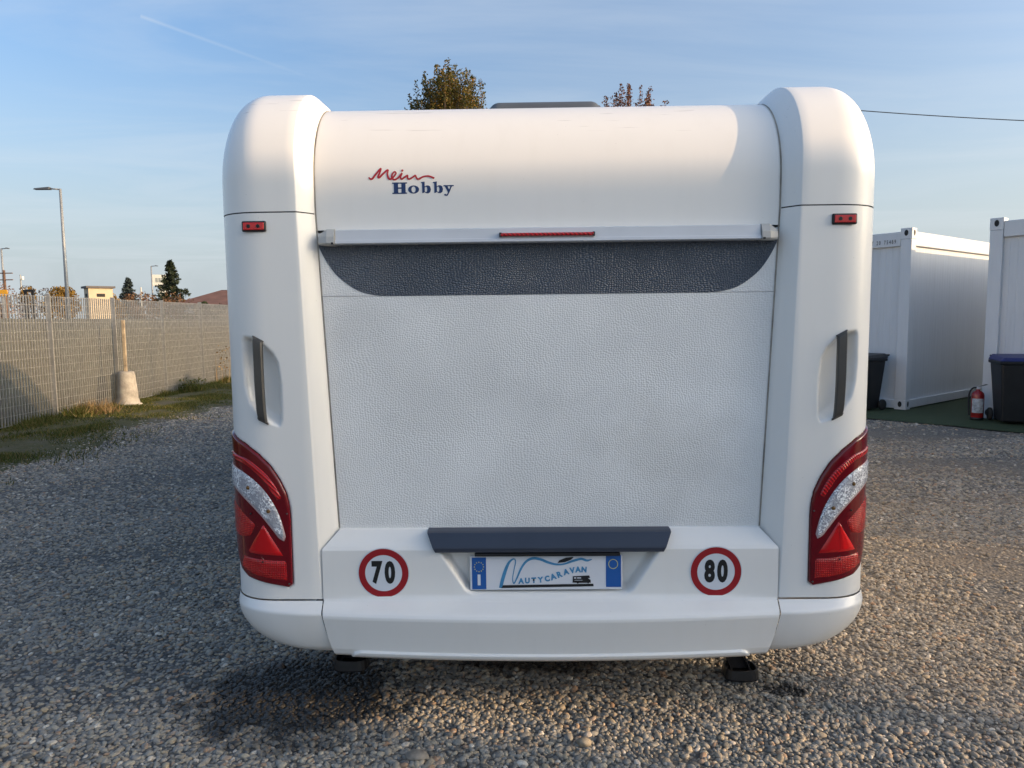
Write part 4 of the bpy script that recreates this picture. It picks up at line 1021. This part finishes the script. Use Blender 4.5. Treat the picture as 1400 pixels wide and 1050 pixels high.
# ------------------------------------------------------------------ things beyond the fence
def street_lamp(base, h, arm, label, rz=0.0, k=1.0):
    T = thing('street_lamp', base, rz, label, 'street lamp', 'street lamps beyond the fence')
    MB().tube([(0, 0, 0), (0, 0, h * 0.5), (0, 0, h)], [0.10 * k, 0.08 * k, 0.055 * k], 10).build('pole', 'lamp_steel', T, True)
    MB().tube([(0, 0, h - 0.03), (-arm * 0.6, 0, h + 0.02)], 0.035 * k, 8).build('arm', 'lamp_steel', T, True)
    MB().hexa([(-arm - 0.25, -0.12, h - 0.03), (-arm * 0.5, -0.14, h - 0.03), (-arm * 0.5, 0.14, h - 0.03), (-arm - 0.25, 0.12, h - 0.03)], [(-arm - 0.22, -0.08, h + 0.03), (-arm * 0.5, -0.10, h + 0.08), (-arm * 0.5, 0.10, h + 0.08), (-arm - 0.22, 0.08, h + 0.03)]).build('lamp_head', 'lamp_dark', T)
street_lamp((-21.1, 34, 0), 7.8, 0.95, 'tall grey street lamp with a flat head beside the cream cabin')
street_lamp((-43.9, 62, 0), 8.0, -0.9, 'slim street lamp standing behind the yellow sign', 0, 1.2)
street_lamp((-41.1, 82, 0), 7.95, -1.0, 'slim street lamp in front of the pale sign near the conifers', 0, 1.2)
CB = thing('cabin', (-23.57, 39.9, 0), R(43), 'cream flat-roofed cabin showing above the fence', 'cabin')
MB().box(-0.0, 1.22, 0, 1.0, 0, 3.47).build('wall', 'cabin', CB)
MB().box(-0.12, 1.34, -0.12, 1.12, 3.47, 3.58).build('roof', 'cabin_roof', CB)
MB().box(0.4, 0.82, -0.012, 0.05, 2.98, 3.16).build('window', 'hole', CB); MB().box(-0.012, 0.05, 0.3, 0.7, 2.98, 3.16).build('window', 'hole', CB)
HB = thing('house', (-27.5, 60, 0), 0, 'low building with a brown tiled hip roof beyond the fence', 'building')
MB().box(0.6, 15, 0.5, 8, 0, 3.0).build('wall', 'facade', HB)
RF = MB().hexa([(-1.4, 0, 2.95), (15.6, 0, 2.95), (15.6, 9, 2.95), (-1.4, 9, 2.95)], [(1.6, 4.0, 4.35), (12, 4.0, 4.35), (12, 5.0, 4.35), (1.6, 5.0, 4.35)]).build('roof', 'tile', HB)
MB().box(2.2, 2.7, 3.9, 4.3, 4.1, 4.75).build('chimney', 'tile', RF)
PS = thing('pylon_sign', (-49.2, 100, 0), R(12), 'bright pale two-step pylon sign behind the tall conifer', 'sign')
MB().box(-0.75, 1.4, -0.15, 0.15, 6.6, 8.15).build('sign_box', 'sign_cream', PS); MB().box(0.1, 1.3, -0.14, 0.14, 0, 6.6).build('mast', 'sign_cream', PS)
for i in range(3): MB().box(-0.35 + i * 0.4, -0.05 + i * 0.4, -0.17, -0.15, 7.1, 7.7).build('emblem', 'sign_grey', PS)
UP = thing('utility_pole', (-42.4, 60, 0), 0, 'brown utility pole with two cross arms behind the yellow sign', 'pole')
MB().tube([(0, 0, 0), (0, 0, 6.0)], [0.12, 0.09], 8).build('pole', 'polewood', UP)
for z in (5.75, 5.2): MB().box(-0.7, 0.7, -0.05, 0.05, z - 0.04, z + 0.04).build('cross_arm', 'polewood', UP)
MS = thing('signal_mast', (-47.9, 70, 0), 0, 'slim mast with small white fittings beyond the fence', 'mast')
MB().tube([(0, 0, 0), (0, 0, 6.3)], [0.09, 0.06], 8).build('pole', 'lamp_steel', MS)
for z in (5.8, 4.6): MB().box(0.0, 0.28, -0.12, 0.12, z, z + 0.32).build('fitting', 'sign_cream', MS, bevel=0.03)
YS = thing('yellow_sign', (-27.0, 38, 0), R(10), 'small yellow sign just above the fence', 'sign')
MB().box(-0.22, 0.22, -0.03, 0.03, 3.0, 3.32).build('board', 'yellow', YS); MB().tube([(0, 0.05, 0), (0, 0.05, 3.1)], 0.04, 8).build('pole', 'lamp_steel', YS)
GT = thing('gantry', (-25.6, 38, 0), 0, 'black frame structure just above the fence', 'frame')
for x in (-0.2, 0.2): MB().box(x - 0.05, x + 0.05, -0.06, 0.06, 0, 3.2).build('leg', 'black', GT)
MB().box(-0.28, 0.28, -0.08, 0.08, 3.2, 3.32).build('beam', 'black', GT)
WP = thing('wooden_pole', (-38.8, 75, 0), 0, 'plain grey wooden pole between the two conifers', 'pole')
MB().tube([(0, 0, 0), (0, 0, 5.2)], [0.12, 0.08], 8).build('shaft', 'cap', WP)
# pole behind the caravan that carries the cable on the right
p0 = ray(1130, 146.2, 26)
CP = thing('cable_pole', (p0.x, 26, 0), 0, 'round pole behind the caravan carrying the overhead cable', 'pole')
MB().tube([(0, 0, 0), (0, 0, p0.z)], [0.14, 0.10], 10).build('shaft', 'polewood', CP)
pa, pb = ray(1182, 148.5, 26), ray(1400, 159, 25); dirv = pb - pa
pe = pa + dirv * 2.2
cab = [Vector((p0.x, 26, p0.z - 0.03)).lerp(pe, t) - Vector((0, 0, 0.5 * t * (1 - t))) for t in np.linspace(0, 1, 16)]
tag(MB().tube(cab, 0.016, 6).build('overhead_cable', 'lamp_dark', None, True), 'thin dark overhead cable crossing the sky above the containers', 'cable')

for (x, y, r, fl, mt, lb) in ((0.24, 2.37, 0.021, 0.75, 'stone_tan', 'large rounded tan stone lying on the gravel below the number plate'), (-0.34, 2.31, 0.032, 0.40, 'stone_grey', 'large flat grey-brown stone lying on the gravel behind the bumper')):
    bm = bmesh.new(); bmesh.ops.create_icosphere(bm, subdivisions=3, radius=1.0)
    for v in bm.verts:
        d = 1 + 0.22 * mnoise.noise(v.co * 1.1 + Vector((x * 9, 2, 0))) + 0.05 * mnoise.noise(v.co * 3.5)
        v.co = Vector((v.co.x * r * 1.25 * d, v.co.y * r * 0.9 * d, v.co.z * r * fl * d))
    me = bpy.data.meshes.new('stone'); bm.to_mesh(me); bm.free()
    o = link('stone', me, mt, None, True); o.location = (x, y, gz(x, y) + r * fl * 0.7 + 0.006); tag(o, lb, 'stone', 'larger stones on the gravel')
# ------------------------------------------------------------------ gravel stones (uncountable)
src = bpy.data.collections.new('pebble_shapes')
for k in range(8):
    bm = bmesh.new(); bmesh.ops.create_icosphere(bm, subdivisions=2, radius=1.0)
    sx_, sy_, sz_ = 1.0 + 0.35 * random.random(), 0.75 + 0.2 * random.random(), 0.42 + 0.24 * random.random()
    for v in bm.verts:
        d = 1 + 0.20 * mnoise.noise(v.co * 0.9 + Vector((k * 7.1, 0, 0))) + 0.05 * mnoise.noise(v.co * 2.2 + Vector((0, k * 3.3, 0)))
        v.co = Vector((v.co.x * sx_ * d, v.co.y * sy_ * d, v.co.z * sz_ * d))
    me = bpy.data.meshes.new('pebble'); bm.to_mesh(me); bm.free()
    me.materials.append(MAT['pebble']); me.polygons.foreach_set('use_smooth', [True] * len(me.polygons))
    src.objects.link(bpy.data.objects.new('pebble_%d' % k, me))
def scatter(y0, y1, per_m2, smin, smax):
    w0 = lambda y: 0.80 * y + 1.2
    A = (w0(y0) + w0(y1)) * (y1 - y0); n = int(A * per_m2)
    y = rng.uniform(y0, y1, n); x = rng.uniform(-1, 1, n) * w0((y1)); keep = (np.abs(x) < 0.80 * y + 1.2)
    x, y = x[keep], y[keep]; s = smin + (smax - smin) * rng.beta(1.2, 4.2, len(x)); return x, y, s
parts = [scatter(1.3, 3.6, 7800, 0.0052, 0.021), scatter(3.6, 5.5, 4400, 0.0070, 0.021), scatter(5.5, 8.5, 1700, 0.010, 0.024), scatter(8.5, 12.5, 700, 0.012, 0.026)]
px_ = np.concatenate([q[0] for q in parts]); py2 = np.concatenate([q[1] for q in parts]); ps = np.concatenate([q[2] for q in parts])
ve = np.array([vedge(y) for y in py2])
turf_d = (px_ - t0[0]) * tv[0] + (py2 - t0[1]) * tv[1]
keep = (px_ < 12) & (turf_d < 0.02) & ((px_ > ve) | (rng.uniform(size=len(px_)) < 0.55 * np.exp((px_ - ve) / 0.55)))
# thinner cover where wheels have worn the stones away
thin = np.array([mnoise.noise((x * 0.45 + 3, y * 1.2, 2.0)) for x, y in zip(px_, py2)])
keep &= ~((px_ > 0.9) & (thin > 0.0) & (rng.uniform(size=len(px_)) < np.clip(thin * 3.2, 0, 0.88)) & (py2 > 2.9))
keep &= ~((px_ < -1.3) & (thin > 0.08) & (rng.uniform(size=len(px_)) < np.clip((thin - 0.08) * 2.4, 0, 0.6)))
px_, py2, ps = px_[keep], py2[keep], ps[keep]
big = rng.uniform(size=len(ps)) < 0.0009; ps[big] *= 1.7
n = len(ps)
pz2 = np.array([gz(x, y) for x, y in zip(px_, py2)]) + ps * rng.uniform(-0.08, 0.34, n)
me = bpy.data.meshes.new('gravel'); me.vertices.add(n); me.vertices.foreach_set('co', np.stack([px_, py2, pz2], 1).ravel())
def attr(nm, typ, arr, fld):
    at = me.attributes.new(nm, typ, 'POINT'); at.data.foreach_set(fld, np.asarray(arr).ravel())
attr('rot', 'FLOAT_VECTOR', np.stack([rng.normal(0, 0.22, n), rng.normal(0, 0.22, n), rng.uniform(0, 6.28, n)], 1).astype(np.float32), 'vector')
attr('scl', 'FLOAT', ps.astype(np.float32), 'value'); attr('pick', 'INT', rng.integers(0, 8, n).astype(np.int32), 'value')
GR = bpy.data.objects.new('gravel', me); COL.objects.link(GR)
tag(GR, 'loose grey and tan gravel stones covering the yard', 'gravel', None, 'stuff')
ng = bpy.data.node_groups.new('scatter', 'GeometryNodeTree')
ng.interface.new_socket('Geometry', in_out='INPUT', socket_type='NodeSocketGeometry'); ng.interface.new_socket('Geometry', in_out='OUTPUT', socket_type='NodeSocketGeometry')
gi, go = ng.nodes.new('NodeGroupInput'), ng.nodes.new('NodeGroupOutput')
ip = ng.nodes.new('GeometryNodeInstanceOnPoints'); ci = ng.nodes.new('GeometryNodeCollectionInfo')
ci.inputs['Collection'].default_value = src; ci.inputs['Separate Children'].default_value = True; ci.inputs['Reset Children'].default_value = True
def na(nm, t):
    q = ng.nodes.new('GeometryNodeInputNamedAttribute'); q.data_type = t; q.inputs['Name'].default_value = nm
    return [o for o in q.outputs if o.enabled][0]
ng.links.new(gi.outputs[0], ip.inputs['Points']); ng.links.new(ci.outputs[0], ip.inputs['Instance'])
ip.inputs['Pick Instance'].default_value = True
ng.links.new(na('pick', 'INT'), ip.inputs['Instance Index']); ng.links.new(na('rot', 'FLOAT_VECTOR'), ip.inputs['Rotation']); ng.links.new(na('scl', 'FLOAT'), ip.inputs['Scale'])
ng.links.new(ip.outputs[0], go.inputs[0])
GR.modifiers.new('scatter', 'NODES').node_group = ng
print('stones', n)
